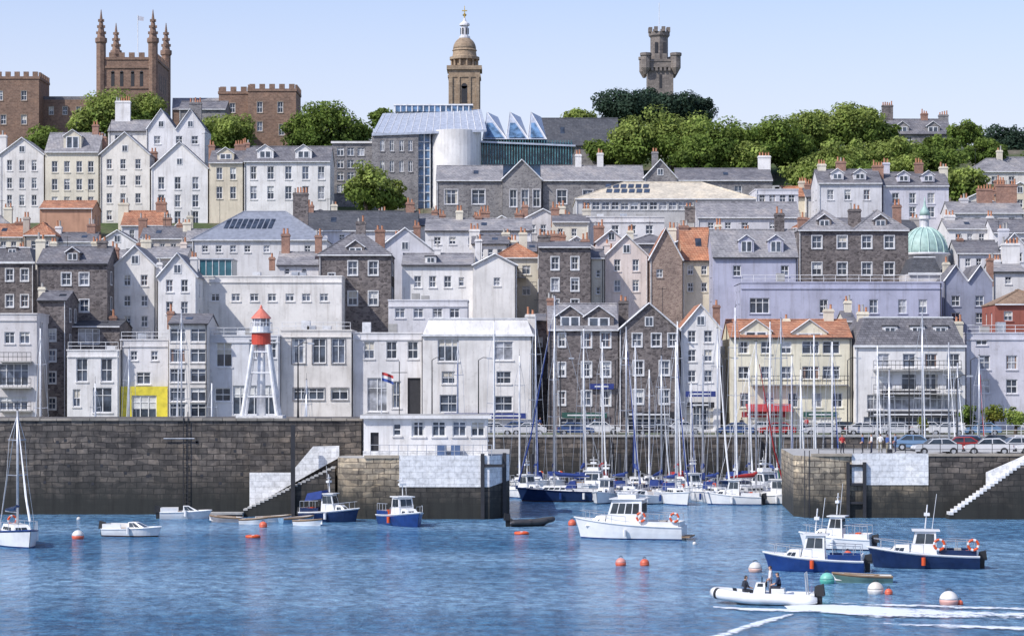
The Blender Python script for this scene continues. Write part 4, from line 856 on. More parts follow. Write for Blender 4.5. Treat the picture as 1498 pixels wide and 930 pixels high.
def hull(o,L,B,fs,fb,top,band=None,bottom=ANTI,deck=None,opn=False,full=1.,rub=None):
    deck=deck or GEL; st=hullpts(L,B,fs,fb,full=full); n=len(st)
    rows=[]
    for t,b,z in st:
        xg=L*(t-.5); xr=lambda k:L*(t-.5)-max(0,t-.4)**1.5*L*.16*k
        bb=max(b,.02)
        rows.append([(xg,bb,z),(xr(.15),bb*.985,z-.14),(xr(.55),bb*.93,z*.45),(xr(.8),bb*.86,.1),(xr(.95),bb*.78,-.08),(xr(1.1),0,-.5)])
    mats=[rub or GEL,top,top,band or top,bottom]
    for s in(1,-1):
        for i in range(n-1):
            for k in range(5):
                q=[rows[i][k],rows[i][k+1],rows[i+1][k+1],rows[i+1][k]]
                q=[(p[0],p[1]*s,p[2]) for p in q]
                o.face('hull',mats[k],q if s==1 else q[::-1])
    r0=rows[0]; tr=[(p[0],p[1],p[2]) for p in r0]+[(p[0],-p[1],p[2]) for p in r0[-2::-1]]
    o.face('hull',top,tr[::-1])
    if not opn:
        for i in range(n-1):
            a,b=rows[i][0],rows[i+1][0]
            o.face('deck',deck,[(a[0],-a[1]*.97,a[2]-.06),(b[0],-b[1]*.97,b[2]-.06),(b[0],b[1]*.97,b[2]-.06),(a[0],a[1]*.97,a[2]-.06)])
    else:
        for i in range(n-1):
            a,b=rows[i][0],rows[i+1][0]; w1=max(a[1]-.12,0);w2=max(b[1]-.12,0)
            o.face('deck',deck,[(a[0],-w1,.12),(b[0],-w2,.12),(b[0],w2,.12),(a[0],w1,.12)])
            for s in(1,-1):
                o.face('inner_sides',GEL,[(a[0],w1*s,.12),(b[0],w2*s,.12),(b[0],w2*s,b[2]),(a[0],w1*s,a[2])]); o.face('gunwale',rub or TEAK,[(a[0],w1*s,a[2]),(b[0],w2*s,b[2]),(b[0],b[1]*s,b[2]),(a[0],a[1]*s,a[2])])
    for s in(1,-1): o.sweep('rubbing_strake',rub or GEL,[(p[0][0],p[0][1]*s*1.01,p[0][2]-.04) for p in rows],.05,5)
    return rows
def cabin(o,x0,x1,w,z0,z1,fx=.5,bx=.1,s=.12,mat=None,win=(.12,.88,.42,.85),nwin=3,part='cabin',roof=True,front=True):
    mat=mat or GEL; h=w/2
    v=[(x0,-h,z0),(x1,-h*.9,z0),(x1,h*.9,z0),(x0,h,z0),(x0+bx,-h+s,z1),(x1-fx,-h*.9+s,z1),(x1-fx,h*.9-s,z1),(x0+bx,h-s,z1)]
    o.hexa(part,mat,v)
    def panel(a,b,c,d,u0,u1,v0,v1):
        a,b,c,d=map(Vector,(a,b,c,d)); f=lambda u,vv:a.lerp(b,u).lerp(d.lerp(c,u),vv)
        nn=(b-a).cross(d-a).normalized()*.015
        o.face(part+'_windows',BGL,[f(u0,v0)+nn,f(u1,v0)+nn,f(u1,v1)+nn,f(u0,v1)+nn])
    sides=[(0,1,5,4,nwin),(2,3,7,6,nwin)]+([(1,2,6,5,2)] if front else [])+[(3,0,4,7,1)]
    for a,b,c,d,k in sides:
        for i in range(k):
            u0=win[0]+(win[1]-win[0])*i/k+.015; u1=win[0]+(win[1]-win[0])*(i+1)/k-.015; panel(v[a],v[b],v[c],v[d],u0,u1,win[2],win[3])
    if roof: o.box(part+'_roof',mat,x0+bx-.25,x1-fx+.2,-h+s-.1,h-s+.1,z1+.002,z1+.08)
def rail(o,rows,i0,i1,h=.6,part='guard_rail',closed=True):
    for s in(1,-1):
        P=[(rows[i][0][0],rows[i][0][1]*s*.95,rows[i][0][2]+h) for i in range(i0,i1+1)]
        o.sweep(part,STEEL,P,.02,4)
        for i in range(i0,i1+1,2): o.sweep(part,STEEL,[(rows[i][0][0],rows[i][0][1]*s*.95,rows[i][0][2]-.05),(rows[i][0][0],rows[i][0][1]*s*.95,rows[i][0][2]+h)],.018,4)
def ring(o,c,r=.33,axis='y',mat=None):
    P=[]
    for k in range(13):
        a=2*math.pi*k/12; P.append((c[0]+r*math.cos(a),c[1],c[2]+r*math.sin(a)) if axis=='y' else (c[0],c[1]+r*math.cos(a),c[2]+r*math.sin(a)))
    for k in range(12): o.sweep('lifebuoy',(mat or ORG) if k%3 else FRAME,P[k:k+2],.085,7)
def outboard(o,x,y,z,mat=None):
    mat=mat or BLK
    o.hexa('outboard_motor',mat,[(x-.5,y-.17,z+.35),(x+.05,y-.17,z+.35),(x+.05,y+.17,z+.35),(x-.5,y+.17,z+.35),(x-.42,y-.13,z+.95),(x+.0,y-.13,z+.85),(x+.0,y+.13,z+.85),(x-.42,y+.13,z+.95)])
    o.hexa('outboard_leg',mat,[(x-.32,y-.06,z-.7),(x-.08,y-.06,z-.7),(x-.08,y+.06,z-.7),(x-.32,y+.06,z-.7),(x-.35,y-.09,z+.35),(x-.02,y-.09,z+.35),(x-.02,y+.09,z+.35),(x-.35,y+.09,z+.35)])
def yacht(px,D,L=9.5,B=3.1,mast=13,head=-90,col=None,cover=None,jib=True):
    o=Obj('sailing_yacht'); col=col or GEL; cover=cover or CANV
    rows=hull(o,L,B,1.0,1.35,col,band=random.choice([BLUE,NAVY,GEL,ANTI]),rub=random.choice([BLUE,GEL,GEL,NAVY]))
    cabin(o,-L*.12,L*.27,B*.55,.95,1.55,.7,.15,.18,nwin=4,win=(.1,.8,.35,.7),roof=False)
    if random.random()<.75: o.hexa('sprayhood',cover,[(-L*.16,-B*.3,1.3),(-L*.04,-B*.3,1.3),(-L*.04,B*.3,1.3),(-L*.16,B*.3,1.3),(-L*.15,-B*.25,2.0),(-L*.09,-B*.25,1.98),(-L*.09,B*.25,1.98),(-L*.15,B*.25,2.0)])
    o.box('cockpit_coaming',GEL,-L*.45,-L*.14,-B*.33,-B*.26,.95,1.25); o.box('cockpit_coaming',GEL,-L*.45,-L*.14,B*.26,B*.33,.95,1.25); o.box('cockpit_well',TEAK,-L*.44,-L*.15,-B*.25,B*.25,.94,1.0)
    mx=L*.08; zt=mast
    o.sweep('mast',FRAME if random.random()<.6 else STEEL,[(mx,0,1.4),(mx,0,zt*.6),(mx,0,zt)],[.10,.095,.07],8)
    o.sweep('boom',STEEL,[(mx,0,2.4),(mx-L*.38,0,2.35)],.06,6)
    o.sweep('sail_cover',cover,[(mx+.1,0,2.9),(mx-.3,0,2.65),(mx-L*.2,0,2.55),(mx-L*.38,0,2.45)],[.12,.2,.17,.07],8)
    bow=(L*.48,0,1.35)
    o.sweep('forestay',STEEL,[bow,(mx+.05,0,zt*.93)],.022,4)
    if jib: o.sweep('furled_jib',random.choice([cover,GEL,GEL]),[(L*.47,0,1.9),(L*.34,0,zt*.25+1.2),(mx+.35,0,zt*.86)],[.09,.08,.03],6)
    o.sweep('backstay',STEEL,[(-L*.49,0,1.1),(mx,0,zt)],.02,4)
    for s in(1,-1):
        for hh in(.52,.78): o.sweep('spreaders',STEEL,[(mx,0,zt*hh),(mx-.15,s*B*.27*(1.15-hh*.4),zt*hh+.05)],.035,4)
        o.sweep('shrouds',STEEL,[(mx-.1,s*B*.45,1.1),(mx-.12,s*B*.26,zt*.52),(mx-.12,s*B*.2,zt*.78),(mx,0,zt*.97)],.02,4)
    rail(o,rows,0,14,.6)
    o.sweep('aerial',DARK,[(mx,0,zt),(mx,0,zt+.7)],.015,3); o.box('masthead',DARK,mx-.25,mx+.15,-.03,.03,zt+.02,zt+.09)
    for s in(1,-1):
        for k in(4,8): o.sweep('fenders',random.choice([GEL,BLUE]),[(rows[k][0][0],s*(rows[k][0][1]+.15),.9),(rows[k][0][0],s*(rows[k][0][1]+.15),.3)],.12,8)
    if random.random()<.4: ring(o,(-L*.47,B*.3,1.6),.3,'x')
    o.finish(loc=(X(px,D),D,0),rot=math.radians(head),smooth=('hull','mast'))
RED_=flat((.4,.03,.03),.8,name='red_canvas2'); GRN=flat((.03,.14,.09),.8,name='green_canvas')
Y=[(783,247,462,-90,9,0),(822,226,432,176,9.0,0),(853,248,480,90,9,0),(880,250,500,-88,8.5,1),(912,227,478,-62,8.5,0),(930,247,500,90,9,0),(965,231,520,70,8.0,0),(990,248,470,-92,9.5,1),(985,222,500,-66,7.5,0),(1028,247,520,90,8.5,0),(1046,224,480,-76,8.5,0),(1075,248,450,-90,10,0),(1098,226,500,15,7.5,1),(1128,247,470,90,9,0),(1143,230,466,-100,9.0,2),(1158,247,520,-90,8,0),
(1190,243,490,-90,9,0),(1215,243,500,-90,9,0),(1282,244,505,-90,9,0),(1300,240,540,-90,8,0),(1348,243,455,-90,10,2),(1385,244,500,-90,9,0),(1398,240,530,-90,8,0),(1430,244,520,-90,8,1),(723,244,470,-90,9,0),(760,246,520,-90,8,0),(810,249,510,-90,8,0),(950,250,540,-90,8,0),(1010,251,560,-90,8,0),(1095,251,540,-90,8,0),(1170,236,540,-84,7.5,0),
(268,236,452,-90,10,0),(190,240,510,-90,9,0),(62,240,480,-90,9,0),(310,242,560,-90,8,0),(140,240,560,-90,8,0),(450,242,555,-90,8,0),(670,243,500,-90,8.5,0),(-40,240,500,-90,9,0)]
for px,D,top,hd,L,cv in Y:
    yacht(px,D+random.uniform(-1,1),L,L*.32,Z(top,D),hd+random.uniform(-7,7),GEL if random.random()<.9 else NAVY,[CANV,RED_,GRN][cv])
def pontoon(px0,px1,D):
    o=Obj('floating_pontoon'); o.box('deck',CONC,X(px0,D),X(px1,D),D-.9,D+.9,.35,.55); o.box('floats',DARK,X(px0,D)+.1,X(px1,D)-.1,D-.8,D+.8,-.3,.347)
    k=X(px0,D)+2
    while k<X(px1,D): o.sweep('piles',DARK,[(k,D+1.1,-2),(k,D+1.1,4.2)],.17,8); k+=9
    o.finish(org=(X(px0,D),D,0))
pontoon(750,1165,238.5); pontoon(1190,1480,234)
o=Obj('floating_pontoon'); D=203.2; o.box('deck',CONC,X(236,D),X(360,D),D-2.8,D-1.4,.25,.42); o.box('floats',DARK,X(238,D),X(358,D),D-2.7,D-1.5,-.3,.247); o.finish(org=(X(340,D),D-2,0))
def motorboat(px,D,L,B,head,top=None,kind='cabin',name='motor_boat',fs=.8,fb=1.25,band=None,rings=0,canopy=False,aerial=True,big=1.,stripe=None):
    o=Obj(name); top=top or GEL; rows=hull(o,L,B,fs,fb,top,band=band,full=1.15)
    z=fs-.05
    if kind=='cabin':
        cabin(o,-L*.12,L*.12,B*.62,z,z+1.55*big,.35,.05,.1,nwin=2,win=(.1,.92,.5,.9)); cabin(o,L*.121,L*.34,B*.55,z,z+.65,.7,.0,.2,nwin=2,win=(.15,.7,.3,.75),part='foredeck_cabin',roof=False)
    elif kind=='cruiser':
        cabin(o,-L*.14,L*.20,B*.78,z,z+1.75*big,.6,.0,.1,nwin=4,win=(.05,.93,.48,.86)); cabin(o,L*.201,L*.38,B*.6,z,z+.75,.9,.0,.25,nwin=1,win=(.15,.6,.3,.7),part='foredeck_cabin',roof=False)
        o.box('flybridge',GEL,-L*.08,L*.08,-B*.25,B*.25,z+1.75*big+.083,z+1.75*big+.4)
        o.sweep('flybridge_rail',STEEL,[(-L*.1,-B*.3,z+2.6),(L*.08,-B*.28,z+2.5),(L*.08,B*.28,z+2.5),(-L*.1,B*.3,z+2.6)],.025,4)
    elif kind=='speed':
        cabin(o,-L*.05,L*.3,B*.7,z,z+.55,1.1,.0,.25,nwin=2,win=(.1,.8,.3,.9),roof=False)
        o.box('cockpit',TEAK,-L*.42,-L*.08,-B*.33,B*.33,z+.0,z+.06)
    o.box('cockpit_sole',TEAK,-L*.46,-L*.15,-B*.36,B*.36,z-.0,z+.03)
    for s in(1,-1): o.box('cockpit_sides',top if kind!='cruiser' else GEL,-L*.47,-L*.15,s*B*.40-.05,s*B*.40+.05,z,z+.4)
    o.box('cockpit_sides',GEL,-L*.485,-L*.47,-B*.38,B*.38,z,z+.4)
    if kind!='speed':
        rail(o,rows,8,15,.55)
        for s in(1,-1):
            o.sweep('cockpit_rail',STEEL,[(-L*.15,s*B*.4,z+1.0),(-L*.47,s*B*.4,z+.95)],.025,4)
            for k in(.2,.3,.4,.47): o.sweep('cockpit_rail',STEEL,[(-L*k,s*B*.4,z),(-L*k,s*B*.4,z+.97)],.022,4)
        o.box('deck_gear',random.choice([ORG,CONC,BLUE]),-L*.34,-L*.28,-B*.2,B*.1,z+.03,z+.45); o.box('deck_gear',random.choice([RUB,ORG]),-L*.42,-L*.38,B*.02,B*.28,z+.03,z+.35)
    zz=z+1.7*big
    if aerial and kind!='speed':
        o.sweep('mast',FRAME,[(-L*.02,0,zz),(-L*.04,0,zz+1.5)],.04,5); o.sweep('aerials',FRAME,[(-L*.08,B*.2,zz),(-L*.12,B*.2,zz+2.2)],.018,4); o.box('radar',GEL,-L*.06,-L*.01,-.3,.3,zz+.8,zz+.98); o.sweep('mast',FRAME,[(-L*.035,-.4,zz+1.2),(-L*.035,.4,zz+1.2)],.03,4)
    if canopy: o.hexa('canopy',CANV,[(-L*.4,-B*.36,z+.9),(-L*.1,-B*.36,z+1.2),(-L*.1,B*.36,z+1.2),(-L*.4,B*.36,z+.9),(-L*.36,-B*.3,z+1.6),(-L*.1,-B*.3,z+1.85),(-L*.1,B*.3,z+1.85),(-L*.36,B*.3,z+1.6)])
    for k in range(rings): ring(o,(-L*(.14+.3*k),B*.46,z+.75),.32,'y')
    outb=kind!='cruiser'
    if outb: outboard(o,-L*.5,0,.2)
    else: o.box('swim_platform',TEAK,-L*.5-.6,-L*.5,-B*.4,B*.4,.2,.3)
    for s in(1,-1): o.sweep('fenders',ORG if name=='fishing_boat' else FRAME,[(0,s*(B*.5+.1),.75),(0,s*(B*.5+.1),.25)],.13,8)
    o.finish(loc=(X(px,D),D,0),rot=math.radians(head),smooth=('hull',))
motorboat(920,WD(790)+2,8.4,3.0,166,kind='cruiser',name='cabin_cruiser',fs=1.0,fb=1.6,rings=2,big=1.15,band=BLUE)
motorboat(1190,WD(838)+1.6,6.3,2.3,168,BLUE,'cabin','fishing_boat',.75,1.2,rings=0)
motorboat(1222,WD(806)+2,5.2,2.2,160,GEL,'cabin','cabin_cruiser',.8,1.2,band=NAVY)
motorboat(1350,WD(833)+1.6,7.0,2.5,172,NAVY,'cabin','fishing_boat',.85,1.35,rings=2)
motorboat(590,WD(771)+2.5,6.2,2.5,-62,BLUE,'cabin','fishing_boat',.8,1.25)
motorboat(484,203-8,5.2,2.2,-20,NAVY,'cabin','motor_boat',.8,1.2,canopy=True)
motorboat(195,WD(786)+1.5,4.6,1.9,-14,GEL,'speed','speedboat',.6,.8,band=ANTI)
motorboat(272,199,4.4,1.8,6,GEL,'speed','speedboat',.6,.75)
for px,D,L,hd,kd in((772,233,6,-50,'cabin'),(868,238,6.5,-100,'cruiser'),(886,224,6,-110,'cabin'),(940,222,5.5,200,'speed'),(1015,236,6,-70,'cabin'),(1072,221,5.5,170,'cabin'),(1118,236,6.5,-60,'cruiser'),(1140,222,6,-20,'cabin')):
    motorboat(px,D,L,L*.36,hd,GEL,kd,band=random.choice([BLUE,NAVY,GEL]),canopy=random.random()<.5)
yacht(22,167,8,2.9,Z(600,167),-62,GEL,NAVY)
def dinghy(px,D,L,B,head,col,name='rowing_boat',z=0):
    o=Obj(name); hull(o,L,B,.42,.6,col,opn=True,deck=TEAK,rub=TEAK if col!=BLK else BLK)
    for x in(-L*.25,L*.05): o.box('thwarts',TEAK,x-.12,x+.12,-B*.42,B*.42,.33,.37)
    o.sweep('oars',TEAK,[(-L*.3,-.2,.42),(L*.3,-.25,.5)],.03,5)
    o.finish(loc=(X(px,D),D,z),rot=math.radians(head),smooth=('hull',))
dinghy(1261,WD(853)+.8,3.5,1.4,176,flat((.12,.22,.2),.5,name='green_paint'))
dinghy(400,WD(763)+.5,3.0,1.3,10,GEL,'dinghy'); dinghy(330,WD(763),2.8,1.3,170,flat((.3,.3,.32),.6),'dinghy'); dinghy(435,WD(764),3,1.3,30,flat((.2,.35,.5),.6),'dinghy'); dinghy(372,WD(766),2.4,1.1,-10,GEL,'dinghy')
dinghy(452,WD(768),2.6,1.2,-30,GEL,'dinghy')
def rib(px,D,L,B,head,tube,name,console=True,motors=2):
    o=Obj(name); r=B*.13; P=[]
    for t in np.linspace(0,1,8): P.append((-L*.5+L*.62*t,-B/2+r,.32+.02*t))
    for a in np.linspace(-80,80,9): 
        q=math.radians(a); P.append((L*.12+L*.36*math.cos(q),(B/2-r)*math.sin(q),.34+.22*math.cos(q)))
    for t in np.linspace(1,0,8): P.append((-L*.5+L*.62*t,B/2-r,.32+.02*t))
    o.sweep('tube',tube,P,[r*.5]+[r]*(len(P)-2)+[r*.5],12)
    HM=GEL if console else RUB
    o.mesh('rigid_hull',HM,[(-L*.46,-B*.34,.25),(-L*.46,0,-.3),(-L*.46,B*.34,.25),(L*.15,-B*.34,.25),(L*.15,0,-.25),(L*.15,B*.34,.25),(L*.44,0,.35)],[(0,3,4,1),(1,4,5,2),(0,1,2),(3,6,4),(4,6,5),(0,2,5,6,3)])
    o.box('sole',flat((.5,.5,.5),.8),-L*.45,L*.2,-B*.3,B*.3,.26,.3); o.box('transom',HM,-L*.47,-L*.44,-B*.3,B*.3,.1,.65)
    for k in (5,9,13): o.sweep('tube_patches',BLK,[P[k],Vector(P[k]).lerp(Vector(P[k+1]),.4)],r*1.02,12)
    o.sweep('rubbing_strake',flat((.35,.35,.38),.6),[(p[0],p[1]*1.13,p[2]-.02) for p in P],.045,5)
    if console:
        cabin(o,L*.0,L*.13,.75,.3,1.15,.25,0,.08,nwin=1,win=(.2,.8,.75,.95),part='console',roof=False); o.box('windscreen',BGL,L*.03,L*.035,-.3,.3,1.15,1.45)
        o.box('helm_seat',GEL,-L*.18,-L*.06,-.4,.4,.3,.85); o.sweep('a_frame',STEEL,[(-L*.4,-.6,.4),(-L*.38,-.55,1.7),(-L*.38,.55,1.7),(-L*.4,.6,.4)],.035,5)
        o.sweep('steering_wheel',BLK,[(L*-.01,.2*math.cos(a),1.1+.2*math.sin(a)) for a in np.linspace(0,6.28,13)],.02,4)
        o.box('bow_seat',GEL,L*.17,L*.25,-.3,.3,.3,.62)
    else: o.box('thwart',TEAK,-.1,.15,-B*.3,B*.3,.45,.5)
    for k in range(motors): outboard(o,-L*.47,(k-(motors-1)/2)*.55,.15)
    o.finish(loc=(X(px,D),D,0),rot=math.radians(head),smooth=('tube',))
    return Matrix.Translation((X(px,D),D,0))@Matrix.Rotation(math.radians(head),4,'Z')
RM=rib(1120,WD(886)+1.2,5.6,2.3,168,GEL,'rigid_inflatable_boat')
rib(777,WD(768)-1,3.8,1.6,14,RUB,'inflatable_dinghy',False,1)
def buoy(px,py,rpx,c1,c2=None):
    D=WD(py); r=M(rpx,D); o=Obj('mooring_buoy'); a=flat(c1,.45,name='buoy_plastic'); b_=flat(c2,.45,name='buoy_plastic') if c2 else a; cz=r*.45
    o.lathe('float',a,0,0,[(r*math.cos(t),cz+r*math.sin(t)) for t in np.linspace(-1.5,.1,9)],18); o.lathe('float_top',b_,0,0,[(r*math.cos(t),cz+r*math.sin(t)) for t in np.linspace(.1,1.5,8)],18)
    o.sweep('eye',DARK,[(r*.3*math.cos(t),0,cz+r+.12*math.sin(t)) for t in np.linspace(0,3.14,7)],.02,4); o.sweep('rope',flat((.3,.3,.25),.9),[(0,0,0),(.4,.3,-.05),(.9,.5,-.2)],.03,4)
    o.finish(loc=(X(px,D),D,0),smooth=('float','float_top'))
OR=(.75,.15,.08);WB=(.75,.72,.68)
for q in [(114,788,9,OR,WB),(385,771,6,OR,None),(908,827,8,OR,(.7,.3,.25)),(943,827,7,OR,None),(837,768,6,OR,None),(1105,836,10,(.75,.5,.42),WB),(1210,853,11,(.10,.45,.36),(.2,.55,.45)),(1281,868,12,WB,(.75,.68,.6)),(1300,869,6,OR,None),(1388,884,14,(.75,.42,.36),WB),(1404,884,5,OR,None),(786,767,6,WB,None),(918,770,5,OR,None),(115,760,3,WB,None),(1016,796,3,WB,None),(1240,815,7,OR,None)]: buoy(*q)
def ringfloat(px,py):
    D=WD(py); o=Obj('lifebuoy_float'); o.sweep('ring',ORG,[(.45*math.cos(t),.45*math.sin(t),.08) for t in np.linspace(0,6.28,17)],.13,7); o.box('handle',FRAME,-.1,.1,-.4,.4,.1,.2); o.finish(loc=(X(px,D),D,0))
ringfloat(370,786); ringfloat(763,781)
# ---------------------------------------------------------------- CARS
def car(x,y,z,rot,c,kind='hatch'):
    o=Obj('parked_car' if kind!='van' else 'parked_van'); m_=flat(c,.25,name='car_paint',var=.05); W=.86
    if kind=='van': prof=[(-2.3,.35),(2.3,.35),(2.35,.9),(1.75,1.15),(1.3,1.9),(-2.25,1.95),(-2.3,.9)]
    else: prof=[(-2.0,.32),(2.05,.32),(2.1,.62),(1.95,.82),(1.05,.95),(.45,1.42),(-.95,1.46),(-1.65,1.0),(-2.05,.9),(-2.1,.6)]
    k=len(prof); tap=lambda z:W-(max(0,z-.9)*.32)
    vs=[(x_,-tap(z_),z_) for x_,z_ in prof]+[(x_,tap(z_),z_) for x_,z_ in prof]
    o.mesh('body',m_,vs,[tuple(range(k)),tuple(range(2*k-1,k-1,-1))]+[(i+k,(i+1)%k+k,(i+1)%k,i) for i in range(k)])
    for s in(-1,1):
        q=lambda x_,z_:(x_,s*(tap(z_)+.012),z_)
        if kind=='van': o.face('windows',BGL,[q(.55,1.2),q(1.6,1.2),q(1.25,1.75),q(.55,1.75)])
        else:
            o.face('windows',BGL,[q(-.25,.98),q(.92,.98),q(.42,1.36),q(-.25,1.38)]); o.face('windows',BGL,[q(-1.5,1.0),q(-.33,.98),q(-.33,1.38),q(-.92,1.38)])
        for wx in(-1.3,1.3):
            o.sweep('wheels',BLK,[(wx,s*.68,.33),(wx,s*.9,.33)],.33,16); o.sweep('hubs',STEEL,[(wx,s*.88,.33),(wx,s*.915,.33)],.19,10)
    if kind!='van':
        o.face('windscreen',BGL,[(1.03,-.72,.985),(1.03,.72,.985),(.5,.62,1.40),(.5,-.62,1.40)]); o.face('windscreen',BGL,[(-1.62,.72,1.04),(-1.62,-.72,1.04),(-1.0,-.62,1.45),(-1.0,.62,1.45)])
    o.box('lights',FRAME,2.04,2.11,-.75,-.4,.6,.75); o.box('lights',FRAME,2.04,2.11,.4,.75,.6,.75); o.box('lights',flat((.5,.02,.02),.3),-2.12,-2.03,-.8,-.5,.65,.85); o.box('lights',flat((.5,.02,.02),.3),-2.12,-2.03,.5,.8,.65,.85); o.box('bumpers',DARK,2.0,2.14,-.8,.8,.33,.5); o.box('bumpers',DARK,-2.14,-2.0,-.8,.8,.33,.5)
    o.finish(loc=(x,y,z),rot=rot)
CC=[(.55,.56,.58),(.6,.6,.62),(.04,.08,.2),(.7,.7,.7),(.35,.03,.03),(.03,.03,.035),(.15,.25,.4)]
for (px,D),c_ in zip(((1370,203.5),(1446,203.8),(1486,208),(1404,209),(1522,204),(1420,214),(1460,216),(1340,216),(1500,214)),(CC[0],CC[1],CC[0],CC[4],CC[3],CC[2],CC[5],CC[6],CC[3])):
    car(X(px,D),D,ZR+.003,random.choice([0,math.pi])+random.uniform(-.15,.15),c_,'hatch')
for px in range(600,1500,60):
    if random.random()<.85: car(X(px+random.randint(-8,8),259.5),259.5,5.62,random.choice([0,math.pi]),random.choice(CC),'van' if random.random()<.15 else 'hatch')
for px in range(640,1480,120): car(X(px,265),265,5.62,0,random.choice(CC))
# ---------------------------------------------------------------- LAMPS, FLAG
def lamp(px,D,base,top):
    o=Obj('street_lamp'); x=X(px,D); o.sweep('post',DARK,[(x,D,base),(x,D,base+1),(x,D,top)],[.12,.08,.05],8); o.sweep('arm',DARK,[(x,D,top),(x+.5,D,top+.3),(x+1.1,D,top+.25)],.04,5); o.box('lantern',STEEL,x+.9,x+1.5,D-.14,D+.14,top+.12,top+.28); o.finish(org=(x,D,base))
for px in(632,700,820,900,1060,1240,1330,1420): lamp(px,257.6,5.6,14)
lamp(436,215,8.25,15); lamp(1400,221,ZR,12)
def flag(px,D,base,pt,cols,fw=1.1,fh=.8):
    o=Obj('flagpole'); x=X(px,D); zt=Z(pt,D); o.sweep('pole',FRAME,[(x,D,base),(x,D,zt)],[.07,.04],6)
    n=8
    for j,c in enumerate(cols):
        k=len(cols); z1=zt-.2-j*fh/k; z0=z1-fh/k
        for i in range(n):
            f=lambda u:(x+.05+fw*u/n*.95,D+.12*math.sin(u*1.2),-.35*(u/n)**1.5)
            a,b_=f(i),f(i+1); o.face('flag',flat(c,.8,name='flag_cloth'),[(a[0],a[1],z0+a[2]),(b_[0],b_[1],z0+b_[2]),(b_[0],b_[1],z1+b_[2]),(a[0],a[1],z1+a[2])])
    o.finish(org=(x,D,base))
flag(558,212,Z(668,198),541,[(.5,.05,.05),(.7,.7,.7),(.05,.1,.35)])
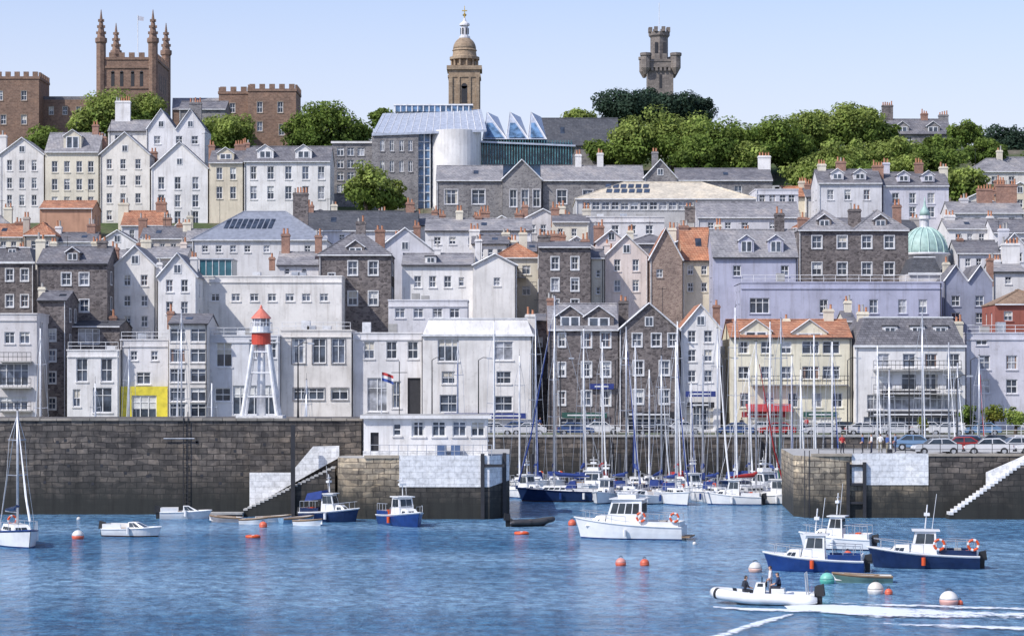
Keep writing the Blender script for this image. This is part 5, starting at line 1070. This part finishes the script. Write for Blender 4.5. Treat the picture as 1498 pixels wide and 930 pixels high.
# ---------------------------------------------------------------- PEOPLE
SKIN=flat((.55,.33,.24),.6,name='skin',var=.05); HAIR=flat((.06,.04,.03),.8,name='hair')
def person(mat4,pose,shirt,trous,name='person'):
    st=pose=='stand'
    if st:
        J=dict(pel=(0,0,.95),ch=(0,.0,1.25),nk=(0,0,1.48),hd=(0,-.02,1.60),tp=(0,-.01,1.74))
        for s,n_ in((1,'l'),(-1,'r')):
            J['sh'+n_]=(.19*s,0,1.42);J['el'+n_]=(.25*s,.02,1.15);J['wr'+n_]=(.22*s,-.15,.96 if s>0 else 1.0);J['hp'+n_]=(.1*s,0,.9);J['kn'+n_]=(.12*s,-.03,.5);J['an'+n_]=(.13*s,.02,.09);J['to'+n_]=(.14*s,-.16,.05)
    else:
        J=dict(pel=(0,0,.12),ch=(0,-.05,.42),nk=(0,-.08,.66),hd=(0,-.11,.78),tp=(0,-.11,.92))
        for s,n_ in((1,'l'),(-1,'r')):
            J['sh'+n_]=(.19*s,-.06,.6);J['el'+n_]=(.25*s,-.14,.34);J['wr'+n_]=(.16*s,-.36,.26);J['hp'+n_]=(.1*s,-.02,.1);J['kn'+n_]=(.15*s,-.44,.12);J['an'+n_]=(.14*s,-.48,-.32);J['to'+n_]=(.15*s,-.66,-.36)
    R=dict(pel=.15,ch=.16,nk=.065,hd=.1,tp=.085,sh=.075,el=.05,wr=.032,hp=.095,kn=.065,an=.045,to=.035)
    names=list(J); idx={k:i for i,k in enumerate(names)}
    E=[('pel','ch'),('ch','nk'),('nk','hd'),('hd','tp')]
    for n_ in'lr': E+=[('ch','sh'+n_),('sh'+n_,'el'+n_),('el'+n_,'wr'+n_),('pel','hp'+n_),('hp'+n_,'kn'+n_),('kn'+n_,'an'+n_),('an'+n_,'to'+n_)]
    me=bpy.data.meshes.new('tmp'); me.from_pydata([J[k] for k in names],[(idx[a],idx[b]) for a,b in E],[])
    ob=bpy.data.objects.new('tmp',me); sc.collection.objects.link(ob)
    md=ob.modifiers.new('s','SKIN')
    sv=me.skin_vertices[0].data
    for k in names:
        r=R.get(k,R.get(k[:-1],.05)); sv[idx[k]].radius=(r*(1.15 if k in('pel','ch') else 1),r*(.8 if k in('pel','ch') else 1))
    sv[idx['pel']].use_root=True
    sb=ob.modifiers.new('b','SUBSURF'); sb.levels=2
    dg=bpy.context.evaluated_depsgraph_get(); m2=bpy.data.meshes.new_from_object(ob.evaluated_get(dg)); bpy.data.objects.remove(ob)
    m2.materials.clear()
    for q in(SKIN,HAIR,shirt,trous,BLK): m2.materials.append(q)
    segs=[(Vector(J[a]),Vector(J[b]),a,b) for a,b in E]
    for p in m2.polygons:
        c=p.center; best=min(segs,key=lambda s:(c-(s[0]+(s[1]-s[0])*max(0,min(1,(c-s[0]).dot(s[1]-s[0])/max(1e-6,(s[1]-s[0]).length_squared))))).length)
        a,b_=best[2],best[3]
        if b_ in('hd','tp'): k=1 if (c.z>J['hd'][2]+.06 or (c.y>J['hd'][1]+.02 and c.z>J['hd'][2]-.04)) else 0
        elif a[:2]=='el': k=0 if (c-Vector(J[b_])).length<.18 else 2
        elif a[:2] in('hp','kn'): k=3
        elif a[:2]=='an': k=4
        elif b_[:2]=='hp': k=3
        else: k=2
        p.material_index=k; p.use_smooth=True
    par=bpy.data.objects.new(name,None); sc.collection.objects.link(par); par.matrix_world=mat4
    bo=bpy.data.objects.new('body',m2); sc.collection.objects.link(bo); bo.parent=par
    o=Obj('tmp')
    for n_ in'lr':
        wv=Vector(J['wr'+n_]); d=(wv-Vector(J['el'+n_])).normalized(); sd=Vector((1 if n_=='l' else -1,0,0))
        o.sweep('hands',SKIN,[wv,wv+d*.05,wv+d*.09],[.03,.042,.036],8)
        for f in range(4):
            q=wv+d*.085+sd*(.027-.018*f); ln=[.06,.075,.07,.055][f]; o.sweep('hands',SKIN,[q,q+d*ln*.6+Vector((0,0,-.006)),q+d*ln+Vector((0,0,-.022))],[.009,.008,.006],5)
        q=wv+d*.03-sd*.035; o.sweep('hands',SKIN,[q,q+d*.03-sd*.02,q+d*.055-sd*.022],[.011,.009,.007],5)
    hd=Vector(J['hd']); fy=-.09
    o.sweep('face',SKIN,[hd+Vector((0,fy,.05)),hd+Vector((0,fy-.025,.015))],[.008,.014],6)
    for s in(-1,1):
        o.sweep('eyes',BLK,[hd+Vector((s*.032,fy-.002,.045)),hd+Vector((s*.032,fy-.012,.045))],.009,6); o.sweep('ears',SKIN,[hd+Vector((s*.092,0,.0)),hd+Vector((s*.1,.005,.05))],.014,6)
    o.sweep('mouth',flat((.4,.15,.13),.6),[hd+Vector((-.022,fy,-.025)),hd+Vector((.022,fy,-.025))],.006,5)
    for part,(v,f,mi,mats) in o.p.items():
        me=bpy.data.meshes.new(part); me.from_pydata(v,[],f)
        for q in mats: me.materials.append(q)
        me.update(); c=bpy.data.objects.new(part,me); sc.collection.objects.link(c); c.parent=par
def cl(c): return flat(c,.85,name='cloth')
R90=Matrix.Rotation(math.radians(90),4,'Z')
person(RM@Matrix.Translation((1.15,0,.58))@Matrix.Rotation(math.radians(-60),4,'Z'),'sit',cl((.02,.025,.04)),cl((.03,.035,.05)))
person(RM@Matrix.Translation((-.25,-.1,.3))@R90,'stand',cl((.7,.66,.66)),cl((.25,.25,.3)))
person(RM@Matrix.Translation((-.75,.2,.8))@R90,'sit',cl((.02,.03,.07)),cl((.03,.03,.05)))
for px,D,zb in ((1262,207,ZR),(1275,208,ZR),(1298,206,ZR),(1288,209,ZR),(1310,210,ZR),(1232,207,ZR),(760,268.2,5.76),(790,268.2,5.76),(1000,268.2,5.76),(1085,268.2,5.76),(1180,268.2,5.76),(870,268.2,5.76)):
    person(Matrix.Translation((X(px,D),D,zb))@Matrix.Rotation(random.uniform(-3,3),4,'Z'),'stand',cl(random.choice([(.5,.05,.05),(.7,.7,.7),(.05,.1,.3),(.2,.3,.5),(.05,.05,.06)])),cl(random.choice([(.05,.06,.12),(.3,.27,.2),(.04,.04,.05)])))
# ---------------------------------------------------------------- wake of the inflatable: churned foam lying on the surface
m,nt,b=newmat('wake_foam'); b.inputs['Base Color'].default_value=(.85,.89,.93,1); b.inputs['Roughness'].default_value=.7
f=noise(nt,pos(nt,(.8,.8,1)),1.6,6,.75); uv=N(nt,'ShaderNodeAttribute',attribute_name='dens'); ad=N(nt,'ShaderNodeMath',operation='ADD'); nt.links.new(f,ad.inputs[0]); nt.links.new(uv.outputs['Fac'],ad.inputs[1])
nt.links.new(ramp(nt,ad.outputs[0],[(.86,0),(1.02,.85)]),b.inputs['Alpha'])
def foam(path,name='wake'):
    vs=[];fs=[];dn=[]; K=9
    for i,(x,y,w_,d) in enumerate(path):
        for k in range(K):
            t=k/(K-1)*2-1; vs.append((x,y+t*w_,.03+.12*(1-t*t)*min(1,w_/3))); dn.append(d*(1-abs(t)**2.2))
    for i in range(len(path)-1):
        for k in range(K-1): fs.append((i*K+k,(i+1)*K+k,(i+1)*K+k+1,i*K+k+1))
    me=bpy.data.meshes.new(name); me.from_pydata(vs,[],fs); me.materials.append(m); at=me.attributes.new('dens','FLOAT','POINT'); at.data.foreach_set('value',dn); me.polygons.foreach_set('use_smooth',[True]*len(fs)); me.update(); ob=bpy.data.objects.new(name,me); sc.collection.objects.link(ob)
D=WD(890)
foam([(X(1150,D),D+.3,1.2,.8),(X(1185,D),D-.2,2.4,.85),(X(1225,D),D-1.2,3.6,.74),(X(1275,D),D-2.2,4.2,.66),(X(1330,D),D-3.0,3.8,.56),(X(1400,D),D-3.8,3.2,.50),(X(1520,D),D-5.0,2.8,.46)])
foam([(X(1045,D),D+.6,.6,.5),(X(1090,D),D-.6,1.1,.66),(X(1150,D),D-1.3,1.2,.6),(X(1200,D),D-1.6,1.2,.5)])
foam([(X(1150,D),D-3.0,.6,.4),(X(1110,D),D-6,1.4,.56),(X(1070,D),D-9,1.6,.52),(X(1030,D),D-12.5,1.6,.46),(X(990,D),D-15,1.4,.4)])
foam([(X(1210,D),D+3,.6,.3),(X(1300,D),D+1.5,1.3,.5),(X(1400,D),D+.4,1.4,.48),(X(1520,D),D-1,1.5,.46)])
foam([(X(1240,D),D-7.5,.6,.36),(X(1340,D),D-9,1.5,.5),(X(1430,D),D-10,1.6,.5),(X(1530,D),D-11,1.6,.46)])
print('objects',len(bpy.data.objects))
